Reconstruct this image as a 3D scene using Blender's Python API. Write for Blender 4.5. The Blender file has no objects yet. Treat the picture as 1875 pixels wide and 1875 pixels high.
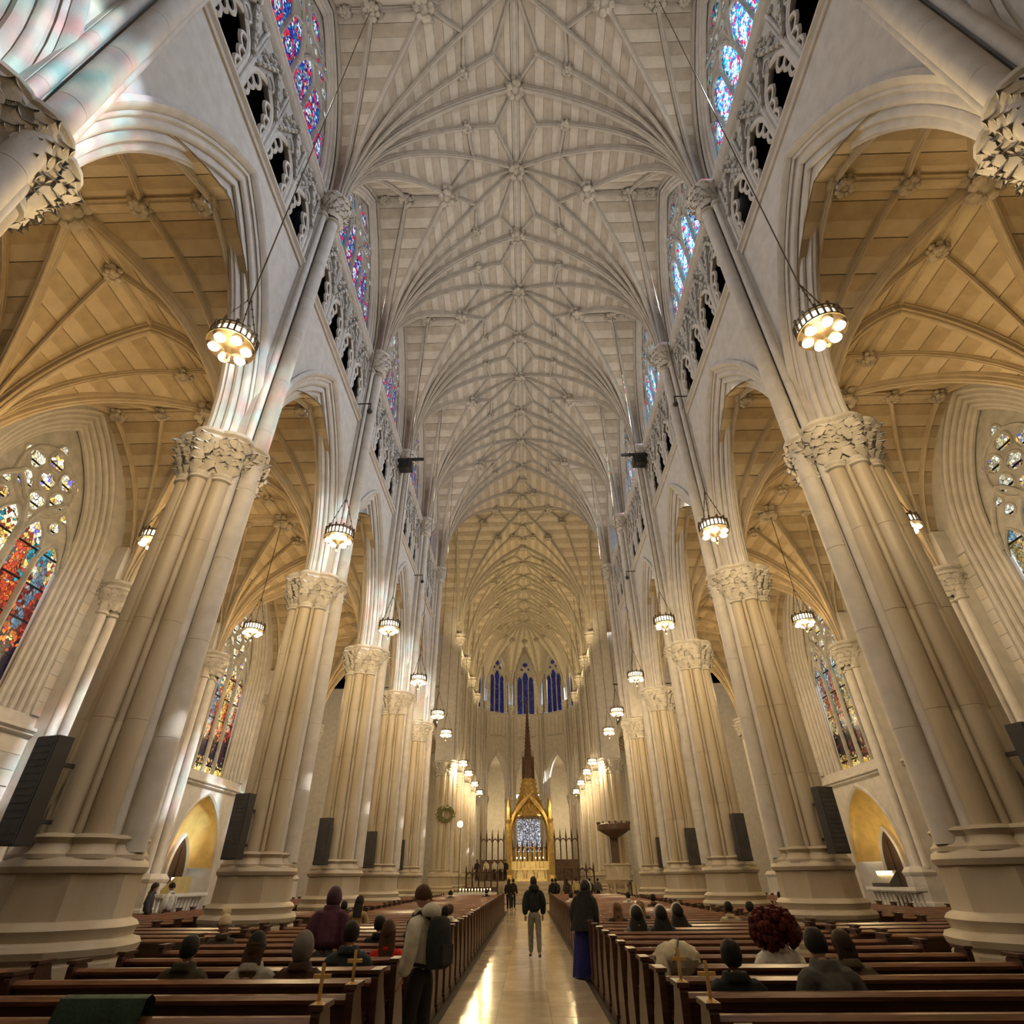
import bpy, bmesh, math, random
import numpy as np
from mathutils import Vector, Matrix, noise
PI = math.pi
random.seed(4)
S = bpy.context.scene
COL = S.collection

# ------------------------------------------------------------------ camera, sky, sun, exposure
def make_camera():
    yaw, pitch, roll = -.0198, .5880, -.0092
    f = Vector((math.sin(yaw)*math.cos(pitch), math.cos(yaw)*math.cos(pitch), math.sin(pitch)))
    r = Vector((math.cos(yaw), -math.sin(yaw), 0)); u = r.cross(f)
    r2 = math.cos(roll)*r + math.sin(roll)*u; u2 = -math.sin(roll)*r + math.cos(roll)*u
    cam = bpy.data.cameras.new('camera'); o = bpy.data.objects.new('camera', cam); COL.objects.link(o)
    m = Matrix((r2, u2, -f)).transposed().to_4x4(); m.translation = (-.1222, 0, 1.8)
    o.matrix_world = m
    cam.sensor_width = 36; cam.lens = 36*1006.22/1875; cam.clip_start = .05; cam.clip_end = 400
    S.camera = o
make_camera()
vs = S.view_settings
vs.view_transform = 'Standard'; vs.look = 'None'; vs.gamma = 1; vs.use_curve_mapping = False
vs.exposure = 0.0
W = bpy.data.worlds.new('sky'); S.world = W; W.use_nodes = True
W.node_tree.nodes['Background'].inputs['Color'].default_value = (.55, .72, 1, 1)
W.node_tree.nodes['Background'].inputs['Strength'].default_value = 3.0
S.cycles.max_bounces = 5; S.cycles.diffuse_bounces = 3; S.cycles.glossy_bounces = 2
S.cycles.transmission_bounces = 2; S.cycles.transparent_max_bounces = 6
S.cycles.sample_clamp_indirect = 4; S.cycles.use_denoising = True
S.cycles.caustics_reflective = False; S.cycles.caustics_refractive = False
sun = bpy.data.lights.new('sun', 'SUN'); sun.energy = 15; sun.angle = .02; sun.color = (1, .95, .86)
so = bpy.data.objects.new('sun', sun); COL.objects.link(so)
so.rotation_euler = Vector((-1, .25, -.86)).to_track_quat('-Z', 'Y').to_euler()

def lamp(kind, loc, power, col, size=.05, aim=None, cone=2.4, blend=.6):
    l = bpy.data.lights.new('lamp_light', kind); l.energy = power; l.color = col
    o = bpy.data.objects.new('lamp_light', l); COL.objects.link(o); o.location = loc
    l.shadow_soft_size = size
    if kind == 'SPOT': l.spot_size = cone; l.spot_blend = blend
    if aim is not None: o.rotation_euler = (Vector(aim)-Vector(loc)).to_track_quat('-Z', 'Y').to_euler()
    return o

# ------------------------------------------------------------------ helpers
class MB:
    """collects geometry; mesh() turns it into one mesh datablock"""
    def __init__(s): s.v = []; s.f = []; s.m = []; s.mat = 0
    def face(s, *idx): s.f.append(idx); s.m.append(s.mat)
    def poly(s, pts):
        b = len(s.v); s.v += [tuple(p) for p in pts]; s.face(*range(b, b+len(pts)))
    def box(s, x0, x1, y0, y1, z0, z1):
        b = len(s.v)
        s.v += [(x, y, z) for z in (z0, z1) for x, y in ((x0, y0), (x1, y0), (x1, y1), (x0, y1))]
        for q in ((3, 2, 1, 0), (4, 5, 6, 7), (0, 1, 5, 4), (1, 2, 6, 5), (2, 3, 7, 6), (3, 0, 4, 7)):
            s.face(*[b+i for i in q])
    def obox(s, c, size, rz=0, rx=0, ry=0):
        M = Matrix.Translation(c) @ Matrix.Rotation(rz, 4, 'Z') @ Matrix.Rotation(ry, 4, 'Y') @ Matrix.Rotation(rx, 4, 'X')
        b = len(s.v); h = [d/2 for d in size]; s.box(-h[0], h[0], -h[1], h[1], -h[2], h[2])
        s.v[b:] = [tuple(M @ Vector(p)) for p in s.v[b:]]
    def rings(s, rings, cap0=False, cap1=False, closed=True, loop=False):
        n = len(rings[0]); b = len(s.v)
        for r in rings: s.v += [tuple(p) for p in r]
        R = len(rings)
        for i in range(R if loop else R-1):
            j0 = b+i*n; j1 = b+((i+1) % R)*n
            for k in range(n if closed else n-1):
                k2 = (k+1) % n; s.face(j0+k, j0+k2, j1+k2, j1+k)
        if cap0: s.face(*[b+k for k in range(n)][::-1])
        if cap1: s.face(*[b+(R-1)*n+k for k in range(n)])
    def lathe(s, prof, n=16, cx=0, cy=0, ph=0, caps=True, alt=None):
        rr = []
        for r, z in prof:
            rr.append([(cx+r*(alt[k % 2] if alt else 1)*math.cos(ph+2*PI*k/n), cy+r*(alt[k % 2] if alt else 1)*math.sin(ph+2*PI*k/n), z) for k in range(n)])
        s.rings(rr, caps, caps)
    def tube(s, pts, r, n=6, caps=True):
        pts = [Vector(p) for p in pts]; rr = []
        for i, p in enumerate(pts):
            t = (pts[min(i+1, len(pts)-1)]-pts[max(i-1, 0)]).normalized()
            a = t.orthogonal().normalized() if i == 0 else (a-t*a.dot(t)).normalized()
            b = t.cross(a); ri = r[i] if isinstance(r, (list, tuple)) else r
            rr.append([p+(a*math.cos(2*PI*k/n)+b*math.sin(2*PI*k/n))*ri for k in range(n)])
        s.rings(rr, caps, caps)
    def ball(s, c, r, n=8, m=5, sc=(1, 1, 1)):
        rr = []
        for i in range(m+1):
            a = PI*i/m; rad = max(math.sin(a), .02)*r
            rr.append([(c[0]+sc[0]*rad*math.cos(2*PI*k/n), c[1]+sc[1]*rad*math.sin(2*PI*k/n), c[2]-sc[2]*r*math.cos(a)) for k in range(n)])
        s.rings(rr, True, True)
    def sweep(s, pts, prof, up=None, caps=True):
        """profile (lateral, out) along a path; lateral stays horizontal"""
        pts = [Vector(p) for p in pts]; rr = []
        d = pts[-1]-pts[0]; lat = Vector((d.y, -d.x, 0)); ref = Vector((-d.x, -d.y, 0)).normalized()*.5+Vector((0, 0, 1)) if d.z > .8 else Vector((0, 0, 1))
        lat = lat.normalized() if lat.length > 1e-4 else Vector((1, 0, 0))
        for i, p in enumerate(pts):
            t = (pts[min(i+1, len(pts)-1)]-pts[max(i-1, 0)]).normalized()
            out = lat.cross(t).normalized()
            if out.dot(ref) < 0: out = -out
            rr.append([p+lat*a+out*b for a, b in prof])
        s.rings(rr, caps, caps)
    def archsweep(s, sp, c, z0, prof, leg=None, n=10, half=None):
        """profile (dx, dr) swept round a pointed arch that stands in the y-z plane"""
        rr = []
        ts = [-1+i/n for i in range(2*n+1)]
        if leg is not None: rr.append([(dx, -(sp+dr), leg) for dx, dr in prof])
        for t in ts: rr.append([(dx,)+archpt(sp+dr, c, z0, t) for dx, dr in prof])
        if leg is not None: rr.append([(dx, sp+dr, leg) for dx, dr in prof])
        s.rings(rr, True, True)
    def join(s, o, M=None):
        b = len(s.v); s.v += [tuple(M @ Vector(p)) for p in o.v] if M else o.v
        s.f += [tuple(i+b for i in q) for q in o.f]; s.m += o.m
    def mesh(s, name, mats, smooth=40):
        me = bpy.data.meshes.new(name); me.from_pydata(s.v, [], s.f)
        mats = mats if isinstance(mats, (list, tuple)) else [mats]
        for m in mats: me.materials.append(m)
        if len(mats) > 1: me.polygons.foreach_set('material_index', s.m)
        bm = bmesh.new(); bm.from_mesh(me); bmesh.ops.recalc_face_normals(bm, faces=bm.faces); bm.to_mesh(me); bm.free()
        if smooth:
            me.polygons.foreach_set('use_smooth', [True]*len(me.polygons)); me.set_sharp_from_angle(angle=math.radians(smooth))
        return me

def archpt(s, c, z0, t):
    R = s+c; th = (1-abs(t))*math.acos(max(-1, min(1, c/R)))
    y = -c+R*math.cos(th)
    return (y if t >= 0 else -y, z0+R*math.sin(th))
def archz(s, c, z0, y, base):
    y = abs(y)
    return base if y >= s else z0+math.sqrt(max(0, (s+c)**2-(y+c)**2))

def tag(o, label=None, cat=None, group=None, kind=None):
    if label: o['label'] = label
    if cat: o['category'] = cat
    if group: o['group'] = group
    if kind: o['kind'] = kind
    return o
def empty(name, loc=(0, 0, 0), label=None, cat=None, group=None, kind=None, rz=0, sx=1):
    o = bpy.data.objects.new(name, None); COL.objects.link(o); o.empty_display_size = .2
    o.location = loc; o.rotation_euler = (0, 0, rz); o.scale = (sx, 1, 1)
    return tag(o, label, cat, group, kind)
def part(name, mesh, parent=None, loc=(0, 0, 0), rot=(0, 0, 0), kind=None, label=None, mat=None):
    o = bpy.data.objects.new(name, mesh); COL.objects.link(o); o.location = loc; o.rotation_euler = rot
    if parent: o.parent = parent
    if mat:
        o.material_slots[0].link = 'OBJECT'; o.material_slots[0].material = mat
    return tag(o, label, None, None, kind)
def copy_tree(o, parent=None):
    c = o.copy(); COL.objects.link(c)
    if parent: c.parent = parent
    for ch in o.children: copy_tree(ch, c)
    return c

# ------------------------------------------------------------------ materials
def mat(name, col, rough=.7, metal=0, var=.12, scale=3, bump=.0, emit=None, es=0, spec=.5, bscale=30, wear=None, stretch=None):
    m = bpy.data.materials.new(name); m.use_nodes = True; nt = m.node_tree; N = nt.nodes; L = nt.links
    b = N['Principled BSDF']; b.inputs['Roughness'].default_value = rough; b.inputs['Metallic'].default_value = metal
    b.inputs['Specular IOR Level'].default_value = spec
    tc = N.new('ShaderNodeTexCoord'); geo = N.new('ShaderNodeNewGeometry')
    src = geo.outputs['Position']
    if stretch:
        mp = N.new('ShaderNodeMapping'); mp.inputs['Scale'].default_value = stretch; L.new(src, mp.inputs['Vector']); src = mp.outputs[0]
    nz = N.new('ShaderNodeTexNoise'); nz.inputs['Scale'].default_value = scale; nz.inputs['Detail'].default_value = 5
    L.new(src, nz.inputs['Vector'])
    mx = N.new('ShaderNodeMix'); mx.data_type = 'RGBA'
    mx.inputs['A'].default_value = (*[c*(1-var) for c in col], 1); w = wear or [min(1, c*(1+var)) for c in col]
    mx.inputs['B'].default_value = (*w, 1)
    rp = N.new('ShaderNodeMapRange'); rp.inputs['From Min'].default_value = .35; rp.inputs['From Max'].default_value = .65
    L.new(nz.outputs['Fac'], rp.inputs['Value']); L.new(rp.outputs['Result'], mx.inputs['Factor'])
    L.new(mx.outputs['Result'], b.inputs['Base Color'])
    if bump:
        n2 = N.new('ShaderNodeTexNoise'); n2.inputs['Scale'].default_value = bscale; n2.inputs['Detail'].default_value = 3
        L.new(src, n2.inputs['Vector'])
        bp = N.new('ShaderNodeBump'); bp.inputs['Strength'].default_value = bump; bp.inputs['Distance'].default_value = .02
        L.new(n2.outputs['Fac'], bp.inputs['Height']); L.new(bp.outputs['Normal'], b.inputs['Normal'])
    if emit:
        b.inputs['Emission Color'].default_value = (*emit, 1); b.inputs['Emission Strength'].default_value = es
    return m
STONE = mat('stone', (.53, .505, .475), .75, bump=.15, var=.08)
MARBLE = mat('column_marble', (.52, .465, .375), .5, bump=.12, var=.10, scale=1.5, stretch=(1, 1, .3), wear=(.40, .335, .235))
CARVE = mat('carved_stone', (.52, .495, .455), .8, bump=.3, var=.15)
BOSSM = mat('boss_stone', (.40, .365, .31), .8, bump=.4, var=.2)
WEBL = mat('web_stone_light', (.55, .50, .43), .8, bump=.1, var=.07)
WEBD = mat('web_stone_dark', (.435, .38, .31), .8, bump=.1, var=.09)
RIB = mat('rib_stone', (.44, .405, .355), .75, bump=.1, var=.08)
WEBTL = mat('lamp_tint_web_light', (.53, .455, .335), .8, bump=.1, var=.07)  # aisle vaults: warm lamp glow mixed into the stone colours
WEBTD = mat('lamp_tint_web_dark', (.42, .345, .235), .8, bump=.1, var=.09)
RIBT = mat('lamp_tint_rib', (.47, .40, .30), .75, bump=.1, var=.08)
TRAC = mat('tracery_stone', (.42, .41, .39), .8, bump=.2, var=.15)
VOID = mat('passage_shade', (.03, .028, .025), .9)  # near-black colour stands in for the shade inside the triforium passage
DARKWOOD = mat('dark_door_wood', (.045, .022, .014), .5, var=.3, scale=8, stretch=(8, 8, .6))

def glassmat(name, mode, strength, transp=0.):
    """stained glass: small cells of coloured glass between lead lines"""
    m = bpy.data.materials.new(name); m.use_nodes = True; nt = m.node_tree; N = nt.nodes; L = nt.links
    N.clear(); out = N.new('ShaderNodeOutputMaterial')
    tc = N.new('ShaderNodeTexCoord'); sep = N.new('ShaderNodeSeparateXYZ'); L.new(tc.outputs['Object'], sep.inputs[0])
    def math_(op, a, b=None, c=None):
        n = N.new('ShaderNodeMath'); n.operation = op
        for i, v in enumerate((a, b, c)):
            if v is None: continue
            if isinstance(v, (int, float)): n.inputs[i].default_value = v
            else: L.new(v, n.inputs[i])
        return n.outputs[0]
    def vor(scale, feat='F1', st=(1, 1, 1)):
        mp = N.new('ShaderNodeMapping'); mp.inputs['Scale'].default_value = st
        geo = N.new('ShaderNodeNewGeometry')
        L.new(geo.outputs['Position'], mp.inputs['Vector'])
        v = N.new('ShaderNodeTexVoronoi'); v.feature = feat; v.inputs['Scale'].default_value = scale
        L.new(mp.outputs[0], v.inputs['Vector']); return v
    def ramp(fac, stops, interp='CONSTANT'):
        r = N.new('ShaderNodeValToRGB'); e = r.color_ramp; e.interpolation = interp
        while len(e.elements) < len(stops): e.elements.new(.5)
        for el, (p, c) in zip(e.elements, stops): el.position = p; el.color = (*c, 1)
        L.new(fac, r.inputs[0]); return r.outputs[0]
    def mix(f, a, b, typ='MIX'):
        n = N.new('ShaderNodeMix'); n.data_type = 'RGBA'; n.blend_type = typ
        for nm, v in (('Factor', f), ('A', a), ('B', b)):
            if isinstance(v, (int, float)): n.inputs[nm].default_value = v
            elif isinstance(v, tuple): n.inputs[nm].default_value = (*v, 1)
            else: L.new(v, n.inputs[nm])
        return n.outputs['Result']
    sc = 11. if mode in ('blue', 'cyan', 'dark', 'white') else 10.
    vc = vor(sc, st=(1, 1, .75)); ve = vor(sc, 'DISTANCE_TO_EDGE', (1, 1, .75))
    rnd = N.new('ShaderNodeSeparateColor'); L.new(vc.outputs['Color'], rnd.inputs[0])
    r1, r2 = rnd.outputs[0], rnd.outputs[1]
    z = sep.outputs[2]; y = sep.outputs[1]
    if mode in ('warm', 'teal'):
        vL = vor(2.6, st=(1, 1, .7)); sL = N.new('ShaderNodeSeparateColor'); L.new(vL.outputs['Color'], sL.inputs[0])
        r1 = math_('ADD', math_('MULTIPLY', sL.outputs[0], .62), math_('MULTIPLY', r1, .38))
    if mode in ('blue', 'cyan', 'dark', 'white'):
        if mode == 'white': pal = [(0, (.04, .045, .06)), (.3, (.30, .33, .42)), (.5, (.75, .80, .9)), (.75, (.95, .96, 1)), (.86, (.16, .18, .40)), (.96, (.3, .2, .2))]
        elif mode == 'blue': pal = [(0, (.03, .03, .40)), (.3, (.05, .12, .72)), (.52, (.02, .38, .62)), (.68, (.35, .6, .95)), (.82, (.9, .95, 1)), (.93, (.75, .02, .08)), (.97, (.8, .6, .1))]
        elif mode == 'cyan': pal = [(0, (.02, .22, .45)), (.2, (.10, .60, .75)), (.42, (.5, .92, .90)), (.62, (.97, 1, .98)), (.90, (.06, .16, .55)), (.97, (.8, .08, .15))]
        else: pal = [(0, (.02, .02, .10)), (.4, (.03, .04, .25)), (.8, (.06, .08, .4)), (.94, (.2, .2, .5))]
        col = ramp(r1, pal)
        if mode in ('blue', 'cyan'):
            zz = math_('SUBTRACT', math_('MODULO', math_('ADD', z, .3), 1.75), .9)
            dd = math_('SQRT', math_('ADD', math_('MULTIPLY', zz, zz), math_('MULTIPLY', math_('MULTIPLY', y, y), 3.)))
            ring = math_('LESS_THAN', math_('ABSOLUTE', math_('SUBTRACT', dd, .52)), .11)
            inner = math_('LESS_THAN', dd, .30)
            col = mix(math_('MULTIPLY', ring, math_('GREATER_THAN', r2, .35 if mode == 'blue' else .6)), col, (.85, .03, .10))
            col = mix(math_('MULTIPLY', inner, math_('GREATER_THAN', r2, .45)), col, (.85, .95, .95))
    else:
        zf = math_('DIVIDE', z, 6.4)
        zj = math_('ADD', zf, math_('MULTIPLY', math_('SUBTRACT', r2, .5), .10))
        top = ramp(r1, [(0, (.75, .68, .38)), (.35, (.95, .92, .78)), (.6, (.85, .55, .15)), (.8, (.22, .2, .7)), (.92, (.3, .12, .05))])
        if mode == 'warm':
            midc = ramp(r1, [(0, (.10, .01, .008)), (.35, (.32, .03, .015)), (.55, (.5, .14, .02)), (.68, (.04, .03, .03)), (.82, (.75, .5, .18)), (.93, (.9, .82, .6))])
            low = ramp(r1, [(0, (.012, .008, .02)), (.75, (.05, .015, .015)), (.9, (.25, .1, .02))])
            teal = ramp(r1, [(0, (.02, .22, .26)), (.3, (.3, .05, .03)), (.5, (.65, .45, .12)), (.7, (.85, .78, .5)), (.88, (.06, .1, .4))])
        else:
            midc = ramp(r1, [(0, (.06, .02, .015)), (.3, (.35, .26, .10)), (.5, (.62, .5, .22)), (.68, (.04, .10, .16)), (.84, (.22, .40, .48)), (.94, (.85, .8, .6))])
            low = ramp(r1, [(0, (.02, .012, .015)), (.6, (.14, .03, .02)), (.85, (.4, .3, .12))])
            teal = ramp(r1, [(0, (.2, .36, .46)), (.35, (.3, .48, .58)), (.55, (.7, .68, .5)), (.75, (.3, .24, .1)), (.9, (.1, .1, .3))])
        gold = ramp(r1, [(0, (.8, .45, .05)), (.4, (.95, .75, .25)), (.75, (.35, .08, .02))])
        def step(t): return math_('GREATER_THAN', zj, t)
        col = mix(step(.10), gold, low); col = mix(step(.30), col, midc); col = mix(step(.58), col, teal); col = mix(step(.80), col, top)
        fig = math_('LESS_THAN', math_('ABSOLUTE', math_('ADD', y, math_('MULTIPLY', math_('SUBTRACT', r2, .5), .3))), .16)
        band = math_('MULTIPLY', math_('GREATER_THAN', zf, .36), math_('LESS_THAN', zf, .74))
        robe = ramp(N.new('ShaderNodeObjectInfo').outputs['Random'], [(0, (.5, .06, .02)), (.3, (.75, .45, .1)), (.6, (.08, .2, .28)), (.85, (.55, .5, .35))])
        col = mix(math_('MULTIPLY', math_('MULTIPLY', fig, band), .75), col, robe)
        bar = math_('GREATER_THAN', math_('ABSOLUTE', math_('SUBTRACT', math_('MODULO', z, 1.05), .525)), .035)
        col = mix(bar, (.004, .004, .004), col)
    lead = N.new('ShaderNodeMapRange'); lead.inputs['From Min'].default_value = .02; lead.inputs['From Max'].default_value = .07
    L.new(ve.outputs['Distance'], lead.inputs['Value'])
    vary = math_('ADD', math_('MULTIPLY', r2, .9), .45)
    colL = mix(1., col, lead.outputs['Result'], 'MULTIPLY')
    em = N.new('ShaderNodeEmission'); L.new(colL, em.inputs['Color']); L.new(math_('MULTIPLY', vary, strength), em.inputs['Strength'])
    if transp:
        tr = N.new('ShaderNodeBsdfTransparent'); L.new(mix(1., colL, (transp,)*3, 'MULTIPLY'), tr.inputs['Color'])
        ad = N.new('ShaderNodeAddShader'); L.new(em.outputs[0], ad.inputs[0]); L.new(tr.outputs[0], ad.inputs[1]); L.new(ad.outputs[0], out.inputs['Surface'])
    else:
        gl = N.new('ShaderNodeBsdfGlossy'); gl.inputs['Color'].default_value = (.05, .05, .05, 1); gl.inputs['Roughness'].default_value = .25
        ad = N.new('ShaderNodeAddShader'); L.new(em.outputs[0], ad.inputs[0]); L.new(gl.outputs[0], ad.inputs[1]); L.new(ad.outputs[0], out.inputs['Surface'])
    return m
G_BLUE = glassmat('stained_glass_blue', 'blue', .85)
G_CYAN = glassmat('stained_glass_cyan', 'cyan', .35, .75)
G_DARK = glassmat('stained_glass_night_blue', 'dark', .35)
G_WARM = glassmat('stained_glass_figures_red', 'warm', 1.6)
G_TEAL = glassmat('stained_glass_figures_teal', 'teal', .9)
# ------------------------------------------------------------------ the building: measures
BAY = 7.16; AX = 7.44; WX = 7.0; OUTX = 15.0
def YK(k): return 10.434+BAY*k
YC0, YC1 = YK(4), YK(4)+14.4          # crossing
ORD = ['first', 'second', 'third', 'fourth', 'fifth', 'sixth', 'seventh', 'eighth', 'ninth', 'tenth', 'eleventh', 'twelfth', 'thirteenth', 'fourteenth', 'fifteenth', 'sixteenth', 'seventeenth', 'eighteenth', 'nineteenth', 'twentieth']
def nth(i):
    if i < 20: return ORD[i]
    t = {2: 'twenty', 3: 'thirty', 4: 'forty', 5: 'fifty'}[(i+1)//10]; r = (i+1) % 10
    return t+'-'+ORD[r-1] if r else {'twenty': 'twentieth', 'thirty': 'thirtieth', 'forty': 'fortieth', 'fifty': 'fiftieth'}[t]

# ------------------------------------------------------------------ clustered columns
def leafy(mb, r0, z0, r1, z1, n, rows, size, seed=1, cx=0, cy=0, lobes=None):
    """curled leaves set round a bell in rows"""
    rnd = random.Random(seed)
    for j in range(rows):
        f = j/max(1, rows-1); z = z0+(z1-z0)*(.12+.66*f); r = r0+(r1-r0)*f**1.4
        for i in range(n):
            a = 2*PI*(i+.5*(j % 2)+rnd.uniform(-.18, .18))/n
            rr = r*(1+(.10*math.cos(lobes*a) if lobes else 0)); s = size*rnd.uniform(.8, 1.2)
            ca, sa = math.cos(a), math.sin(a)
            def P(u, v, o): return (cx+(rr+o)*ca-u*sa, cy+(rr+o)*sa+u*ca, z+v)
            t = rnd.uniform(-.25, .25)
            ring0 = [P(-.25*s, -.45*s, .0), P(0, -.5*s, .05*s), P(.25*s, -.45*s, .0)]
            ring1 = [P(-.62*s+t*s, 0, .12*s), P(t*s, .05*s, .40*s), P(.62*s+t*s, 0, .12*s)]
            ring2 = [P(-.50*s+t*s, .38*s, .30*s), P(t*s, .5*s, .72*s), P(.50*s+t*s, .38*s, .30*s)]
            ring3 = [P(-.16*s+t*s, .30*s, .66*s), P(t*s, .34*s, .95*s), P(.16*s+t*s, .30*s, .66*s)]
            mb.rings([ring0, ring1, ring2, ring3], closed=False)
def boss_mesh(name, r, seed):
    mb = MB(); mb.ball((0, 0, 0), r*.62, 10, 6); rnd = random.Random(seed)
    for i in range(16):
        a = 2*PI*i/8+rnd.uniform(-.2, .2); e = -.1 if i < 8 else -.75
        d = Vector((math.cos(a)*math.cos(e), math.sin(a)*math.cos(e), math.sin(e)))
        c = d*r*.72; mb.ball(c, r*rnd.uniform(.26, .36), 6, 4, (1, 1, .75))
    return mb.mesh(name, BOSSM)
BOSS_BIG, BOSS_MID, BOSS_SMALL = boss_mesh('boss_big', .56, 1), boss_mesh('boss_mid', .46, 2), boss_mesh('boss_small', .30, 3)

def column_meshes():
    M = {}
    mb = MB(); al = (1, .965)
    mb.lathe([(1.19, 0), (1.19, .82), (1.15, .86), (1.21, .92), (1.23, 1.0), (1.19, 1.07), (1.08, 1.10), (1.10, 1.17), (1.13, 1.23), (1.08, 1.29), (.99, 1.33), (.97, 1.86), (.98, 1.90)], 16, ph=PI/16, alt=al)
    M['pedestal'] = mb.mesh('pedestal', MARBLE, 30)
    mb = MB()
    mb.lathe([(.90, 1.88), (1.0, 1.92), (1.03, 2.0), (1.0, 2.08), (.93, 2.12), (.80, 2.14)], 32)
    for i in range(8):
        a = 2*PI*i/8; mb.lathe([(.40, 2.10), (.40, 2.16), (.34, 2.22), (.31, 2.30), (.33, 2.34), (.36, 2.38), (.33, 2.42), (.26, 2.44)], 14, .60*math.cos(a), .60*math.sin(a))
    M['base_moulding'] = mb.mesh('base_moulding', MARBLE)
    def shaft(r, z0, z1, taper, rr=None):
        zr = [(z0, 1.06, 1)]; z = z0+1.75
        while z < z1-.6:
            f = 1-(z-z0)/(z1-z0); q = 1+.06*f; zr += [(z-.007, q, f), (z, q*.965, f), (z+.007, q, f)]; z += 1.83
        zr.append((z1, 1, 0))
        mb = MB(); mb.rings([[(-taper*f+r*q*math.cos(2*PI*k/18), r*q*math.sin(2*PI*k/18), z) for k in range(18)] for z, q, f in zr])
        return mb
    M['shaft'] = shaft(.195, 2.42, 9.45, -.05).mesh('shaft', MARBLE, 26)
    M['slender_shaft'] = shaft(.058, 2.36, 9.45, -.05).mesh('slender_shaft', MARBLE, 26)
    mb = MB(); mb.lathe([(.56, 2.1), (.50, 9.5)], 24); M['core'] = mb.mesh('core', MARBLE)
    mb = MB()
    for i in range(8):
        a = 2*PI*i/8; x, y = .57*math.cos(a), .57*math.sin(a)
        mb.lathe([(.20, 9.36), (.26, 9.40), (.26, 9.45), (.21, 9.48), (.25, 9.53), (.25, 9.57), (.20, 9.60), (.20, 9.9), (.23, 10.15), (.33, 10.32)], 14, x, y)
        mb.lathe([(.40, 10.36), (.44, 10.40), (.44, 10.47), (.40, 10.50), (.47, 10.55), (.47, 10.63), (.36, 10.66)], 16, x*1.06, y*1.06)
    mb.lathe([(.56, 9.4), (.60, 10.2), (.93, 10.36), (.93, 10.62), (.5, 10.67)], 24)
    M['capital'] = mb.mesh('capital', CARVE)
    mb = MB(); leafy(mb, .74, 9.58, .90, 10.50, 26, 4, .235, 5, lobes=8); leafy(mb, .72, 9.56, .92, 10.4, 22, 4, .16, 15, lobes=8); M['leaf_carving'] = mb.mesh('leaf_carving', CARVE)
    # vault shafts on the nave side (-x), from the floor to the springing
    M['vault_shaft'] = shaft(.205, 2.2, 21.3, 0).mesh('vault_shaft', STONE, 26)
    M['side_shaft'] = shaft(.105, 2.2, 21.3, 0).mesh('side_shaft', STONE, 26)
    mb = MB(); mb.box(.0, .55, -.42, .42, 10.6, 22.6); M['pilaster'] = mb.mesh('pilaster', STONE)
    mb = MB()
    for x, y, r in ((0, 0, .205), (.2, .31, .105), (.2, -.31, .105)):
        mb.lathe([(r, 21.1), (r+.07, 21.14), (r+.07, 21.2), (r+.01, 21.24), (r+.0, 21.7), (r+.10, 22.1)], 12, x, y)
    mb.lathe([(.40, 22.02), (.56, 22.1), (.60, 22.2), (.54, 22.26), (.62, 22.34), (.62, 22.46), (.3, 22.5)], 8, .12, 0, PI/8)
    M['upper_capital'] = mb.mesh('upper_capital', CARVE)
    mb = MB(); leafy(mb, .34, 21.26, .50, 22.2, 15, 4, .22, 8, cx=.1); leafy(mb, .36, 21.3, .54, 22.2, 11, 3, .17, 18, cx=.1); M['upper_leaf_carving'] = mb.mesh('upper_leaf_carving', CARVE)
    return M
CM = column_meshes()
def make_column(label, group):
    t = empty('clustered_column', label=label, cat='column', group=group, kind='thing')
    part('pedestal', CM['pedestal'], t); part('base_moulding', CM['base_moulding'], t); part('core', CM['core'], t)
    for i in range(8):
        a = 2*PI*i/8
        part('shaft', CM['shaft'], t, (.585*math.cos(a), .585*math.sin(a), 0), (0, 0, a))
        a += PI/8
        part('slender_shaft', CM['slender_shaft'], t, (.645*math.cos(a), .645*math.sin(a), 0), (0, 0, a))
    c = part('capital', CM['capital'], t); part('leaf_carving', CM['leaf_carving'], c, kind='stuff')
    part('vault_shaft', CM['vault_shaft'], t, (-.80, 0, 0))
    for s in (-1, 1): part('side_shaft', CM['side_shaft'], t, (-.60, s*.31, 0))
    part('pilaster', CM['pilaster'], t, (-.55, 0, 0))
    u = part('upper_capital', CM['upper_capital'], t, (-.80, 0, 0)); part('leaf_carving', CM['upper_leaf_carving'], u, kind='stuff')
    return t
def side(s): return 'sunlit left' if s < 0 else 'shaded right'
col0 = make_column('clustered marble column', 'clustered columns')
first = True
for s in (-1, 1):
    for k in range(-2, 5):
        c = col0 if first else copy_tree(col0); first = False
        c.location = (s*AX, YK(k), 0); c.scale = (s, 1, 1)
        c['group'] = 'clustered columns of the nave arcade'
        kk = {-2: 'behind the camera', -1: 'capital in the upper corner', 0: 'largest in view', 1: 'second in view', 2: 'third in view', 3: 'fourth in view', 4: 'fifth in view, before the crossing'}[k]
        c['label'] = f'clustered marble column of the {side(s)} nave arcade, {kk}'
    for j in range(4):
        c = copy_tree(col0); c.location = (s*(AX-.1), YC1+BAY*j, 0); c.scale = (s, 1, 1); c['group'] = 'clustered columns of the choir'
        c['label'] = f'tall cream column of the {["left","right"][s>0]} choir arcade, {nth(j)} beyond the crossing'

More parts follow.
